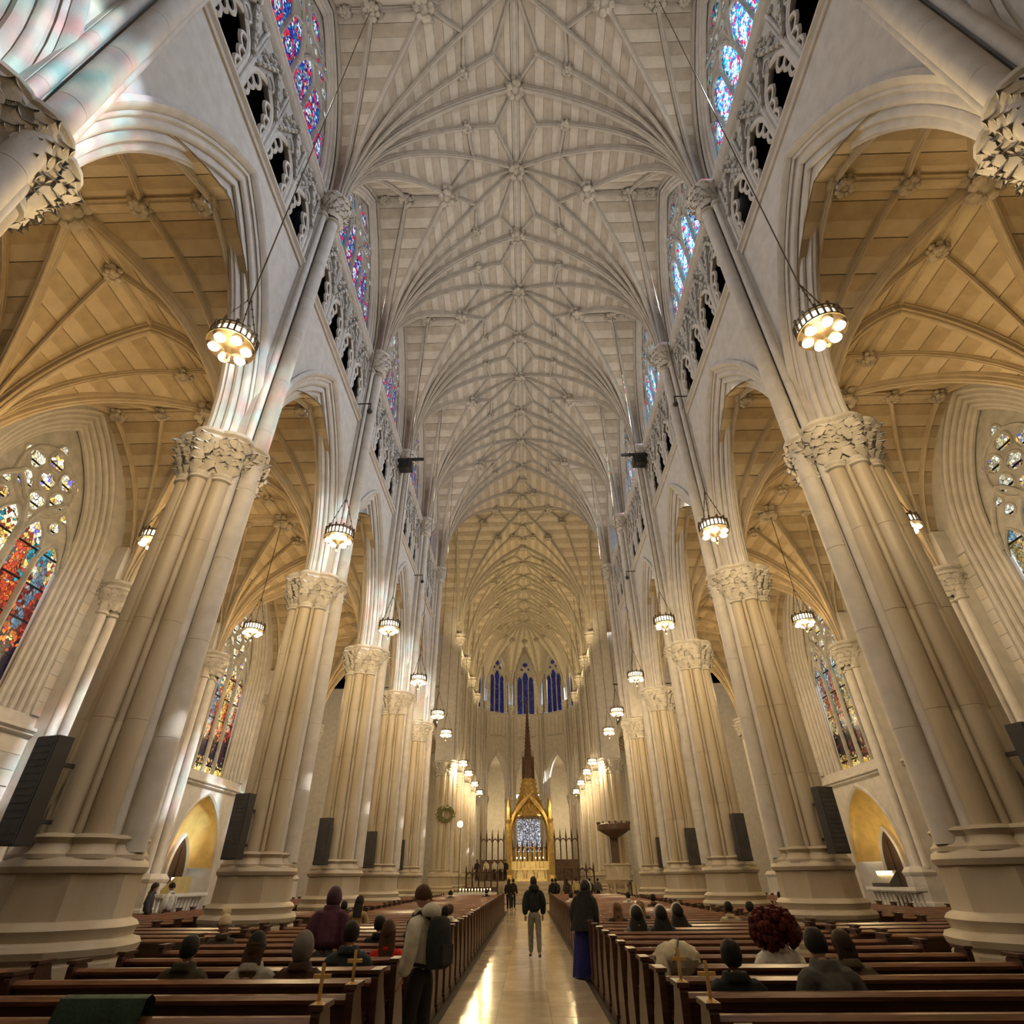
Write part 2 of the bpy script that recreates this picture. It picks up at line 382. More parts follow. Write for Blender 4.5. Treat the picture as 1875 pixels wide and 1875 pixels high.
# ------------------------------------------------------------------ nave wall bays (arcade, triforium) and windows
ARC_C, ARC_Z = 4.64, 10.65
CC = 6.6; ZS = 22.5
def roll(x, r, rad, n=6): return [(x+rad*math.cos(2*PI*i/n), r+rad*math.sin(2*PI*i/n)) for i in range(n)]
def nave_wall():
    P = []
    mb = MB(); ys = [-3.58+7.16*i/48 for i in range(49)]
    lo = [archz(3.36, ARC_C, ARC_Z, y, 10.65) for y in ys]
    for x in (0, .9): mb.rings([[(x, y, z) for y, z in zip(ys, lo)], [(x, y, 18.05) for y in ys]], closed=False)
    P.append(('spandrel_wall', mb.mesh('spandrel_wall', STONE), None))
    def orders(name, prof, leg=None):
        m = MB(); m.archsweep(0, ARC_C, ARC_Z, prof, None, 14); P.append((name, m.mesh(name, STONE, 50), None))
    orders('hood_mould', [(-.13, 3.36), (-.16, 3.42), (-.10, 3.52), (.02, 3.52), (.02, 3.34), (-.02, 3.30)])
    for x0, sg in ((0, 1), (.9, -1)):
        def X(v): return x0+sg*v
        orders('arch_order', [(X(.0), 3.37), (X(-.0), 3.27), (X(.03), 3.22), (X(.07), 3.24), (X(.09), 3.20), (X(.16), 3.12), (X(.3), 3.12), (X(.3), 3.37)])
        orders('arch_order', [(X(.10), 3.20), (X(.09), 3.10), (X(.12), 3.04), (X(.18), 3.02), (X(.21), 3.06), (X(.23), 2.98), (X(.28), 2.92), (X(.4), 2.92), (X(.4), 3.2)])
        orders('arch_order', [(X(.22), 3.00), (X(.20), 2.90), (X(.23), 2.84), (X(.29), 2.83), (X(.32), 2.86), (X(.34), 2.76), (X(.45), 2.72), (X(.46), 3.0)])
    orders('soffit_order', [(.36, 2.9), (.34, 2.74), (.37, 2.68), (.41, 2.69), (.45, 2.64), (.49, 2.69), (.53, 2.68), (.56, 2.74), (.54, 2.9)])
    def strip(name, pr, y0=-3.2, y1=3.2):
        m = MB(); m.rings([[(x, y, z) for x, z in pr] for y in (y0, y1)], True, True); P.append((name, m.mesh(name, STONE), None))
    strip('string_course', [(.1, 17.98), (-.06, 18.0), (-.10, 18.06), (-.06, 18.12), (-.16, 18.18), (-.16, 18.26), (-.02, 18.32), (.1, 18.32)])
    strip('string_course', [(.3, 21.94), (-.04, 21.98), (-.12, 22.06), (-.06, 22.14), (-.16, 22.2), (-.16, 22.28), (.45, 22.36), (.45, 21.94)])
    # triforium
    m = MB()
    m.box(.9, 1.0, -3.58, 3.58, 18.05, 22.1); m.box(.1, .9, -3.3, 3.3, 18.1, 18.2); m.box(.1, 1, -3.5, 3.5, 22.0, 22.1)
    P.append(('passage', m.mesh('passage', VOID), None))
    w = 6.2/4; mull = MB(); mull.box(.02, .22, -.07, .07, 18.3, 22.0); mull.tube([(0, 0, 18.3), (0, 0, 20.0)], .075, 8); mm = mull.mesh('triforium_mullion', STONE)
    for i in range(5): P.append(('triforium_mullion', mm, (0, -3.1+w*i, 0)))
    a = MB(); a.archsweep(0, .45, 19.55, [(-.02, .60), (.0, .70), (.16, .70), (.2, .62), (.1, .56), (.03, .55)], 18.3, 6)
    for sg in (-1, 1):
        for zb, y0, rr_ in ((18.95, .60, .20), (19.42, .60, .26), (19.86, .42, .24)):
            a.tube([(.05, sg*(y0-rr_*math.sin(PI*t/6)), zb-.24*math.cos(PI*t/6)) for t in range(7)], [.05, .06, .06, .07, .06, .06, .05], 5)
    A = a.mesh('triforium_arch', STONE)
    g = MB(); g.mat = 0
    n = 12; yy = [-w/2+w*i/n for i in range(n+1)]
    g.rings([[(.08, y, archz(.66, .45, 19.55, y, 19.5)) for y in yy], [(.08, y, 22.0) for y in yy]], closed=False)
    for sg in (-1, 1):
        g.obox((-.01, sg*.37, 20.75), (.10, .09, 1.75), rx=sg*math.atan2(.74, 1.5))
        for q in range(5): g.ball((-.05, sg*(.66-.14*q), 20.12+.30*q), .085, 6, 4)
        g.tube([(.02, sg*.72, 19.6), (.02, sg*.72, 21.5), (.02, sg*.72, 21.95)], [.05, .05, .01], 6)
    g.ball((-.05, 0, 21.7), .13, 6, 4)
    g.tube([(.0, .21*math.cos(t*PI/4), 20.65+.21*math.sin(t*PI/4)) for t in range(9)], .04, 5)
    for q in range(26):
        yq = random.uniform(-.72, .72); zq = random.uniform(20.9, 21.9)
        if abs(yq) > (21.6-zq)*.5: g.ball((.04, yq, zq), random.uniform(.06, .10), 6, 3)
    Gm = g.mesh('carved_gablet', TRAC)
    for i in range(4):
        P.append(('triforium_arch', A, (0, -3.1+w*(i+.5), 0))); P.append(('carved_gablet', Gm, (0, -3.1+w*(i+.5), 0)))
    # clerestory wall round the window
    m = MB(); ys = [-3.58+7.16*i/40 for i in range(41)]
    lo = [archz(3.3, CC, ZS, y, 22.3) for y in ys]; hi = [max(22.3, archz(3.58, CC, ZS, y, 22.5)+.1) for y in ys]
    m.rings([[(.15, y, z) for y, z in zip(ys, lo)], [(.15, y, max(z, h)) for y, z, h in zip(ys, lo, hi)]], closed=False)
    P.append(('clerestory_wall', m.mesh('clerestory_wall', STONE), None))
    return P
NW = nave_wall()

def foil(n, r, rot=0, m=24):
    return [(r*(.60+.40*abs(math.cos(n*(2*PI*i/m)/2)))*math.sin(2*PI*i/m+rot), r*(.60+.40*abs(math.cos(n*(2*PI*i/m)/2)))*math.cos(2*PI*i/m+rot)) for i in range(m)]
def window_parts(nl, s, c, z0, zsill, heads, foils, fr=.0, jambs=((.0, .25), (.12, .12), (.24, 0)), leg=None, circ=(), glassx=.30, mw=.055, headz=6.):
    P = []; w = 2*s/nl; hw = w/2-mw; lc = hw*1.2; gx = glassx
    for dx, dr in jambs:
        m = MB(); q = .13
        m.archsweep(s, c, z0, [(dx-.02, dr+.18), (dx-.06, dr+.06), (dx-.02, dr-.0), (dx+.06, dr-.02), (dx+.12, dr+.04), (dx+.2, dr-.04), (dx+.3, dr-.04), (dx+.3, dr+.34), (dx-.02, dr+.34)], leg if leg is not None else zsill, 14)
        P.append(('jamb_order', m, None, STONE))
    m = MB(); ys = []; lo = []
    for i in range(nl):
        yc = -s+w*(i+.5)
        for j in range(13):
            y = yc-w/2+w*j/12; ys.append(y); lo.append(archz(hw, lc, heads[i], y-yc, heads[i]-.0))
    hi = [archz(s+.05, c, z0, y, zsill+.1) for y in ys]
    lo = [min(l, h) for l, h in zip(lo, hi)]
    m.rings([[(gx+.1, y, z) for y, z in zip(ys, lo)], [(gx-.02, y, z) for y, z in zip(ys, lo)], [(gx-.02, y, max(z, h)) for y, z, h in zip(ys, lo, hi)]], closed=False)
    for y, z, r in circ: m.tube([(gx-.03, y+r*math.cos(t*PI/12), z+r*math.sin(t*PI/12)) for t in range(25)], .065, 6)
    for y, z, r, n, rot in foils: m.tube([(gx-.03, y+r*1.13*math.cos(t*PI/8), z+r*1.13*math.sin(t*PI/8)) for t in range(17)], .04, 5)
    for i in range(nl):
        yc = -s+w*(i+.5); rr = []
        for t in range(-6, 7): rr.append((gx-.03,)+(lambda q: (yc+q[0], q[1]))(archpt(hw+.02, lc, heads[i], t/6)))
        m.tube(rr, .05, 6)
    # main sub-arches
    if nl % 2 == 0:
        for sg in (-1, 1):
            h = s/2; m.tube([(gx-.06, sg*h+archpt(h, h*1.3, min(heads)+.25, t/8)[0], archpt(h, h*1.3, min(heads)+.25, t/8)[1]) for t in range(-8, 9)], .085, 6)
    P.append(('tracery', m, None, TRAC))
    for i in range(1, nl):
        m = MB(); big = (nl % 2 == 0 and i == nl//2); r = mw*(1.7 if big else 1.15); zt = min(heads[i-1], heads[i])+(.5 if big else .1)
        m.rings([[(gx-.10, -r*.3, z), (gx-.10, r*.3, z), (gx, r, z), (gx+.12, r, z), (gx+.12, -r, z), (gx, -r, z)] for z in (zsill, zt)], True, True)
        P.append(('mullion', m, (0, -s+w*i, 0), TRAC))
    for i in range(nl):
        m = MB(); n = 10; q = [-w/2+w*j/n for j in range(n+1)]
        yc = -s+w*(i+.5)
        top = [min(archz(hw, lc, heads[i], y, heads[i]), archz(s, c, z0, y+yc, zsill+.1))+.02 for y in q]
        m.rings([[(0, y, -.05) for y in q], [(0, y, z-zsill) for y, z in zip(q, top)]], closed=False)
        P.append(('pane', m, (gx+.04, yc, zsill), 'G'))
    for y, z, r, n, rot in foils:
        m = MB(); pts = foil(n, r, rot); m.poly([(0, a, b+headz) for a, b in pts])
        P.append(('pane', m, (gx-.035, y, z-headz), 'G'))
    return [(n, m.mesh(n, [G_BLUE if mt == 'G' else mt], 40), loc, mt) for n, m, loc, mt in P]
CLER_FOILS = [(0, 28.25, .42, 4, 0)]+[(sg*1.0, 27.35, .36, 4, .3*sg) for sg in (-1, 1)]+[(sg*.45, 27.35, .15, 3, 0) for sg in (-1, 1)]+[(sg*1.62, 26.95, .2, 3, 0) for sg in (-1, 1)]+[(0, 27.0, .16, 3, PI), (0, 28.95, .14, 3, 0)]+[(sg*.62, 28.0, .17, 3, 0) for sg in (-1, 1)]+[(sg*1.25, 27.95, .15, 3, 0) for sg in (-1, 1)]+[(sg*2.1, 26.35, .13, 3, 0) for sg in (-1, 1)]
CLER = window_parts(6, 3.0, CC, ZS, 22.35, [24.6, 25.6, 25.8, 25.8, 25.6, 24.6], CLER_FOILS, circ=[(0, 28.25, .62)], jambs=((.12, .30), (.20, .14), (.28, .0)), glassx=.42)
AW_FOILS = [(0, 12.72, .30, 5, 0)]+[(.78*math.sin(PI/3*i), 12.72+.78*math.cos(PI/3*i), .30, 3, PI/3*i) for i in range(6)]+[(sg*1.22, 12.0, .16, 3, 0) for sg in (-1, 1)]+[(sg*1.05, 11.55, .20, 4, 0) for sg in (-1, 1)]+[(sg*1.05, 13.2, .15, 3, 0) for sg in (-1, 1)]+[(0, 13.95, .2, 3, 0), (0, 11.4, .14, 3, PI)]
AISW = window_parts(4, 1.95, 3.0, 11.0, 5.95, [10.3, 10.75, 10.75, 10.3], AW_FOILS, circ=[(0, 12.72, 1.16)], jambs=((.05, .62), (.16, .45), (.27, .28), (.38, .12), (.48, 0)), glassx=.62, mw=.075, headz=5.9)

wn = 0
def place_window(parts, loc, sx, glass, label, rz=0, bulk=False):
    global wn
    wn += 1
    t = empty(f'window_{wn}', loc, label, kind='structure', sx=sx, rz=rz)
    for n, me, l, mt in parts:
        part(n, me, t, l or (0, 0, 0), mat=glass if mt == 'G' else None)
    return t
def place_wall(sd, k, y, x=WX):
    t = empty('wall_'+('left' if sd < 0 else 'right'), (sd*x, y, 0), f'{side(sd)} nave wall bay {k} with moulded arch and triforium', kind='structure', sx=sd)
    for n, me, l in NW: part(n, me, t, l or (0, 0, 0))
    return t
BN = {-1.5: 'over the camera', -.5: 'nearest in view', .5: 'second in view', 1.5: 'third in view', 2.5: 'fourth in view', 3.5: 'fifth in view'}
for sd in (-1, 1):
    for k in (-1.5, -.5, .5, 1.5, 2.5, 3.5):
        place_wall(sd, BN[k], YK(k))
        place_window(CLER, (sd*WX, YK(k), 0), sd, G_BLUE if sd < 0 else G_CYAN, f'high {"deep blue" if sd < 0 else "bright cyan"} stained-glass clerestory window, {BN[k]}')
    for j in range(3):
        place_wall(sd, 'beyond the crossing', YC1+BAY*(j+.5), WX-.1)
        place_window(CLER, (sd*(WX-.1), YC1+BAY*(j+.5), 0), sd, G_DARK, f'dim clerestory window above the {["left","right"][sd>0]} choir arcade, {nth(j)} bay')

# ------------------------------------------------------------------ vaults
class Vault:
    def __init__(s, a, b, zs, cm, cc, xw):
        s.a, s.b, s.zs, s.cm, s.cc, s.xw = a, b, zs, cm, cc, xw
    def zm(s, x): return s.zs+math.sqrt(max(0, (s.a+s.cm)**2-(abs(x)+s.cm)**2))
    def zc(s, y): return s.zs+math.sqrt(max(0, (s.b+s.cc)**2-(abs(y)+s.cc)**2))
    def z(s, x, y): return max(s.zm(x), s.zc(y))
    def yg(s, x):
        v = (s.b+s.cc)**2-(s.zm(x)-s.zs)**2
        return max(0, math.sqrt(max(0, v))-s.cc) if v > s.cc**2 else 0
    def xg(s, y):
        v = (s.a+s.cm)**2-(s.zc(y)-s.zs)**2
        return max(0, math.sqrt(max(0, v))-s.cm) if v > s.cm**2 else 0
    def arc(s, half, c, step):
        R = half+c; th = math.acos(c/R); n = max(2, round(R*th/step))
        return [max(0, R*math.cos(th*(1-i/n))-c) for i in range(n+1)]
    def strips(s, step, gap=.014, dz=.0):
        """courses of web stones: list of (mesh builder, tone)"""
        out = []; xs = s.arc(s.a, s.cm, step)
        for i in range(len(xs)-1):
            for sx in (-1, 1):
                x0, x1 = xs[i]+gap*.4, xs[i+1]-gap*.4*(xs[i+1]-xs[i])
                g0, g1 = s.yg(x0), s.yg(x1)
                segs = ((-1, 1),) if g0 <= .02 and g1 <= .02 else ((-1, 0), (1, 0))
                for sg in segs:
                    m = MB(); n = 6
                    if len(segs) == 1: ya = [(-s.b+2*s.b*j/n,)*2 for j in range(n+1)]
                    else: ya = [(sg[0]*(g0+(s.b-g0)*j/n), sg[0]*(g1+(s.b-g1)*j/n)) for j in range(n+1)]
                    up = dz-(.02 if i % 2 else 0)
                    m.rings([[(sx*x0, y[0], s.zm(x0)+up) for y in ya], [(sx*(x0+x1)/2, (y[0]+y[1])/2, s.zm((x0+x1)/2)+up) for y in ya], [(sx*x1, y[1], s.zm(x1)+up) for y in ya]], closed=False)
                    out.append((m, i % 2))
        ys = s.arc(s.b, s.cc, step)
        for i in range(len(ys)-1):
            for sx in (-1, 1):
                for sy in (-1, 1):
                    y0, y1 = ys[i]+gap*.4, ys[i+1]-gap*.4*(ys[i+1]-ys[i])
                    g0, g1 = s.xg(y0), s.xg(y1)
                    if s.xw-max(g0, g1) < .02: continue
                    m = MB(); n = 5; up = dz-(.02 if i % 2 else 0)
                    xa = [(g0+(s.xw-g0)*j/n, g1+(s.xw-g1)*j/n) for j in range(n+1)]
                    m.rings([[(sx*x[0], sy*y0, s.zc(y0)+up) for x in xa], [(sx*x[1], sy*y1, s.zc(y1)+up) for x in xa]], closed=False)
                    out.append((m, i % 2))
        return out
    def web(s):
        m = MB(); nx, ny = 40, 28
        X = [-s.xw+2*s.xw*i/nx for i in range(nx+1)]; Y = [-s.b+2*s.b*j/ny for j in range(ny+1)]
        m.rings([[(x, y, s.z(min(s.a, abs(x)), y)+.06) for y in Y] for x in X], closed=False)
        return m
    def rib(s, p, q, prof, n=14, pw=1.0, off=0):
        m = MB(); pts = []
        for i in range(n+1):
            t = (i/n)**pw; x = p[0]+(q[0]-p[0])*t; y = p[1]+(q[1]-p[1])*t
            pts.append((x, y, s.z(x if abs(x) < s.a else s.a, y)+off))
        m.sweep(pts, prof); return m
def ribprof(w, d):
    h = [(-w, .06), (-w, -.20*d), (-.66*w, -.22*d), (-.58*w, -.45*d), (-.76*w, -.50*d), (-.74*w, -.70*d), (-.36*w, -.74*d), (-.34*w, -.92*d), (-.12*w, -d)]
    return h+[(-x, z) for x, z in h[::-1]]
RP, RL, RR, RT = ribprof(.115, .24), ribprof(.085, .19), ribprof(.22, .22), ribprof(.17, .32)

def build_vault(V, ribs, bosses, label, step, individual, loc, store, mats=None):
    """one ceiling object per bay: web, stones, ribs and bosses; meshes are shared between like bays"""
    WEBL_, WEBD_, RIB_ = mats or (WEBL, WEBD, RIB)
    if 'web' not in store:
        store['web'] = V.web().mesh('vault_web', WEBD_)
        st = V.strips(step); store['st'] = [(m.mesh('vault_stone', [WEBD_ if tone else WEBL_], 30)) for m, tone in st]
        mb = MB()
        for m, tone in st: mb.mat = tone; b = len(mb.f); mb.join(m); mb.m[b:] = [tone]*(len(mb.f)-b)
        store['stall'] = mb.mesh('vault_stones', [WEBL_, WEBD_], 30)
        store['ribs'] = [V.rib(p, q, pr, n, pw).mesh('rib', RIB_, 28) for p, q, pr, n, pw in ribs]
    t = empty('ceiling', loc, label, kind='structure')
    part('vault_web', store['web'], t)
    if individual:
        for me in store['st']: part('vault_stone', me, t)
    else: part('vault_stones', store['stall'], t, kind='stuff')
    for me in store['ribs']: part('rib', me, t)
    for x, y, me in bosses: part('boss', me, t, (x, y, V.z(min(abs(x), V.a), y)-.16), (0, 0, random.uniform(0, 6)))
    return t
# nave bay
VN = Vault(6.7, 3.58, ZS, 4.72, CC, 7.2)
def nave_ribs(V, fx=1.):
    R = []; b = V.b
    for sx in (-1, 1):
        for sy in (-1, 1):
            p = (sx*6.7, sy*b); P0 = (0, sy*b); M0 = (0, 0); B = (sx*3.5, 0); B2 = (sx*5.55, 0)
            Sq = (sx*2.3, sy*(b-1.045)); Vq = (sx*1.0, sy*(b-1.39)); Wq = (sx*2.15, sy*(b-2.4))
            R += [(p, Vq, RP, 16, 2.2), (Vq, P0, RL, 3, 1), (Vq, M0, RL, 4, 1), (p, M0, RP, 18, 2.2), (Wq, Sq, RL, 3, 1), (Wq, B, RL, 3, 1),
                  (p, B, RP, 14, 2.2), ((sx*6.72, sy*b), B2, RP, 14, 2.2), ((sx*7.0, sy*b), (sx*7.0, 0), RL, 14, 2.2)]
        R += [((sx*6.7, b), (0, b), RT, 18, 2.2), ((0, 0), (sx*3.5, 0), RL, 5, 1), ((sx*3.5, 0), (sx*7.1, 0), RP, 4, 1)]
    R += [((0, 0), (0, b), RR, 3, 1), ((0, 0), (0, -b), RR, 3, 1)]
    return R
NB = [(0, 0, BOSS_BIG), (0, 3.58, BOSS_BIG)]+[(sx*3.5, 0, BOSS_BIG) for sx in (-1, 1)]+[(sx*5.55, 0, BOSS_MID) for sx in (-1, 1)]+[(sx*6.6, 0, BOSS_SMALL) for sx in (-1, 1)]+[(sx*2.3, sy*2.535, BOSS_SMALL) for sx in (-1, 1) for sy in (-1, 1)]
st = {}
for k in (-1.5, -.5, .5, 1.5, 2.5, 3.5):
    build_vault(VN, nave_ribs(VN), NB, f'ribbed star vault of the nave, bay {BN[k]}', .50, k in (-.5, .5, 1.5), (0, YK(k), 0), st)
for j in range(3):
    build_vault(VN, nave_ribs(VN), NB, f'ribbed vault over the choir, {nth(j)} bay', .5, False, (0, YC1+BAY*(j+.5), 0), st)
# crossing
VX = Vault(6.7, 7.2, ZS, 4.72, 3.95, 22)
R = []; XB = [(0, 0, BOSS_BIG), (0, 7.2, BOSS_BIG)]
for sx in (-1, 1):
    for sy in (-1, 1):
        p = (sx*6.66, sy*7.1)
        R += [(p, (0, 0), RP, 18, 1.6), (p, (sx*1.1, sy*4.0), RP, 16, 1.6), ((sx*1.1, sy*4.), (0, sy*5.4), RL, 3, 1), ((sx*1.1, sy*4.), (0, sy*2.7), RL, 3, 1),
              (p, (sx*4.0, sy*1.2), RP, 16, 1.6), ((sx*4., sy*1.2), (sx*2.6, 0), RL, 3, 1), ((sx*4., sy*1.2), (sx*5.3, 0), RL, 3, 1), ((sx*2.6, 0), (0, sy*2.7), RL, 5, 1), ((sx*6.9, sy*7.1), (sx*6.9, 0), RT, 18, 1.6)]
        XB += [(sx*1.1, sy*4., BOSS_MID), (sx*2.6, sy*2.75, BOSS_MID), (sx*4., sy*1.2, BOSS_MID)]
    R += [((0, 0), (sx*15, 0), RL, 12, 1), ((0, 0), (0, sx*7.2), RR, 5, 1), ((sx*6.66, 7.2), (0, 7.2), RT, 18, 1.6)]
    XB += [(sx*2.6, 0, BOSS_BIG), (sx*5.3, 0, BOSS_MID), (0, sx*2.7, BOSS_MID), (0, sx*5.4, BOSS_MID)]
build_vault(VX, R, XB, 'wide star vault over the crossing', .5, False, (0, (YC0+YC1)/2, 0), {})
# aisle bays
VA = Vault(3.5, 3.58, 10.65, 2.05, 1.95, 3.93)
AR = []; RA = ribprof(.13, .26); RA2 = ribprof(.075, .17)
for sx in (-1, 1):
    for sy in (-1, 1):
        p = (sx*3.5, sy*3.58)
        AR += [(p, (0, 0), RA, 14, 2.2), (p, (0, sy*1.75), RA2, 12, 2.2), (p, (sx*1.75, 0), RA2, 12, 2.2), ((sx*3.5, sy*3.58), (sx*3.5, 0), RA2, 12, 2.2)]
    AR += [((0, 0), (sx*3.6, 0), RR, 4, 1), ((0, 0), (0, sx*3.58), RA2, 4, 1), ((sx*3.5, 3.58), (0, 3.58), RT, 14, 2.2)]
AB = [(0, 0, BOSS_BIG), (1.75, 0, BOSS_SMALL), (-1.75, 0, BOSS_SMALL), (0, 1.75, BOSS_SMALL), (0, -1.75, BOSS_SMALL), (3.3, 0, BOSS_SMALL), (-3.3, 0, BOSS_SMALL)]
st = {}
for sd in (-1, 1):
    for k in (-1.5, -.5, .5, 1.5, 2.5, 3.5):
        build_vault(VA, AR, AB, f'lamplight-tinted ribbed vault of the {["left","right"][sd>0]} aisle, bay {BN[k]}', .42, k in (-.5, .5), (sd*11.1, YK(k), 0), st, (WEBTL, WEBTD, RIBT))
    for j in range(3):
        build_vault(VA, AR, AB, f'ribbed vault of the {["left","right"][sd>0]} choir aisle, {nth(j)} bay', .42, False, (sd*11.1, YC1+BAY*(j+.5), 0), st, (WEBTL, WEBTD, RIBT))

# ------------------------------------------------------------------ aisle walls
stone_box = MB(); stone_box.box(-.03, .2, 0, 1, 0, 1)
STONEM = stone_box.mesh('stone', STONE, 0); STONEM2 = stone_box.mesh('stone', mat('stone_warm', (.57, .53, .47), .75, var=.06), 0)
def respond_meshes():
    M = {}
    mb = MB(); mb.lathe([(.62, 0), (.62, .8), (.66, .86), (.64, .95), (.55, 1.0), (.54, 1.75), (.58, 1.8), (.60, 1.88), (.54, 1.95), (.45, 2.05)], 8, ph=PI/8); M['base'] = mb.mesh('respond_base', STONE, 30)
    mb = MB(); mb.lathe([(.15, 2.0), (.15, 9.5)], 14); M['shaft'] = mb.mesh('respond_shaft', STONE)
    mb = MB(); mb.box(.1, .65, -.5, .5, 0, 12); M['pilaster'] = mb.mesh('respond_pilaster', STONE)
    mb = MB()
    for y in (-.36, 0, .36): mb.lathe([(.15, 9.4), (.21, 9.44), (.21, 9.5), (.17, 9.54), (.19, 10.0), (.26, 10.25)], 12, .0 if y == 0 else .12, y)
    mb.lathe([(.5, 10.28), (.6, 10.34), (.6, 10.44), (.54, 10.48), (.64, 10.54), (.64, 10.64), (.3, 10.67)], 12, .15, 0)
    M['capital'] = mb.mesh('respond_capital', CARVE)
    mb = MB(); leafy(mb, .42, 9.56, .56, 10.38, 18, 4, .2, 9, cx=.12); leafy(mb, .40, 9.6, .58, 10.38, 13, 3, .16, 19, cx=.12); M['leaf'] = mb.mesh('leaf_carving', CARVE)
    return M
RM = respond_meshes()
def make_respond(label):
    t = empty('wall_column', label=label, cat='half column', group='half columns on the aisle walls', kind='thing')
    part('base', RM['base'], t); part('pilaster', RM['pilaster'], t)
    for x, y in ((0, 0), (.12, -.36), (.12, .36)): part('shaft', RM['shaft'], t, (x, y, 0))
    c = part('capital', RM['capital'], t); part('leaf_carving', RM['leaf'], c, kind='stuff')
    return t
r0 = make_respond('respond')
first = True
def aisle_wall_mesh(niche):
    """wall plane at x = 0 with the window opening, the sill string and (for niche bays) an arched recess with a small door"""
    P = []; m = MB(); ys = [-3.58+7.16*i/56 for i in range(57)]
    lo = [archz(2.72, 3.0, 11.0, y, 5.95 if abs(y) > 2.72 else 11) for y in ys]
    m.rings([[(.0, y, z) for y, z in zip(ys, lo)], [(.0, y, max(z, 16.5)) for y, z in zip(ys, lo)]], closed=False)
    for sg in (-1, 1): m.rings([[(0, sg*2.72, 5.95), (0, sg*3.58, 5.95)], [(0, sg*2.72, 11), (0, sg*3.58, 11)]], closed=False)
    m.rings([[(-.0, y, 5.55), (.72, y, 6.0)] for y in (-2.8, 2.8)], closed=False)
    if niche:
        lo = [archz(2.05, .9, 2.3, y, 0 if abs(y) > 2.05 else 2.3) for y in ys]
        m.rings([[(.0, y, z) for y, z in zip(ys, lo)], [(0, y, 6.0) for y in ys]], closed=False)
    else: m.rings([[(0, y, z) for y in ys] for z in (0, 6)], closed=False)
    P.append(('wall_face', m.mesh('wall_face', STONE, 0), None, None))
    m = MB(); pr = [(.1, 5.36), (-.06, 5.4), (-.12, 5.46), (-.05, 5.52), (-.15, 5.58), (-.14, 5.66), (.1, 5.74)]
    m.rings([[(x, y, z) for x, z in pr] for y in (-3.1, 3.1)], True, True); P.append(('string_course', m.mesh('string_course', STONE), None, None))
    if niche:
        m = MB()  # recess: side walls, golden vault, back wall
        NS = 8; D = .85
        arc = [archpt(2.05, .9, 2.3, -1+t/NS) for t in range(2*NS+1)]
        m.rings([[(D*math.sin(f*PI/16), y*math.cos(f*PI/16), 2.3+(z-2.3)*math.cos(f*PI/16)) for y, z in arc] for f in range(9)], closed=False)
        P.append(('recess_vault', m.mesh('recess_vault', mat('golden_plaster', (.62, .44, .16), .35, var=.12), 60), None, None)); m = MB()
        pl = [(0, -2.05), (.5*D, -1.95), (D, -1.6), (D, 1.6), (.5*D, 1.95), (0, 2.05)]
        m.rings([[(x, y, z) for x, y in pl] for z in (0, 2.3)], closed=False); m.rings([[(D, y, z) for y in (-1.2, 1.2)] for z in (2.3, 3.5)], closed=False)
        P.append(('recess_wall', m.mesh('recess_wall', STONE, 40), None, None))
        m = MB(); m.archsweep(2.05, .9, 2.3, [(-.02, .2), (-.10, .12), (-.05, .03), (.03, .0), (.1, .05), (.1, .2)], 0, 10); P.append(('recess_moulding', m.mesh('recess_moulding', STONE), None, None))
        m = MB(); q = [-.7+1.4*i/12 for i in range(13)]
        m.rings([[(D-.16, y+.25, 0) for y in q], [(D-.16, y+.25, archz(.7, .9, 2.15, y, 2.15)) for y in q]], closed=False); m.box(D-.2, D-.15, .23, .27, 0, 3.1)
        P.append(('door_leaf', m.mesh('door_leaf', DARKWOOD, 0), None, None))
        m = MB(); m.archsweep(.7, .9, 2.15, [(D-.2, .14), (D-.26, .06), (D-.16, -.02), (D-.02, -.02), (D-.02, .16)], 0, 8); P.append(('door_frame', m.mesh('door_frame', STONE), (0, .25, 0), None))
    else:
        m = MB()
        for y in (-1.7, 0, 1.7):
            A = MB(); A.archsweep(.7, .6, 3.2, [(-.02, .12), (-.1, .06), (-.03, 0), (.06, 0), (.06, .12)], 1.2, 6); m.join(A, Matrix.Translation((0, y, 0)))
            m.tube([(-.05, y+.3*math.cos(t*PI/6), 4.75+.3*math.sin(t*PI/6)) for t in range(13)], .05, 5)
        P.append(('blind_arcade', m.mesh('blind_arcade', STONE), None, None))
    # ashlar blocks beside the window
    for sg in (-1, 1):
        for r in range(12):
            z = 6.02+.41*r; y0 = 2.74; y1 = 3.14
            a, b = (y0, y1) if sg > 0 else (-y1, -y0)
            P.append(('stone', STONEM2 if (r*7+sg) % 3 == 0 else STONEM, (0, a, z), (1, b-a-.012, .398)))
    for r in range(3):
        for c in range(6):
            y = -3.05+1.02*c
            if not niche or abs(y+.5) > 2.6: P.append(('stone', STONEM2 if (r+c) % 2 else STONEM, (0, y, 4.1+.41*r), (1, 1.0, .398)))
    return P
AWN, AWP = aisle_wall_mesh(True), aisle_wall_mesh(False)
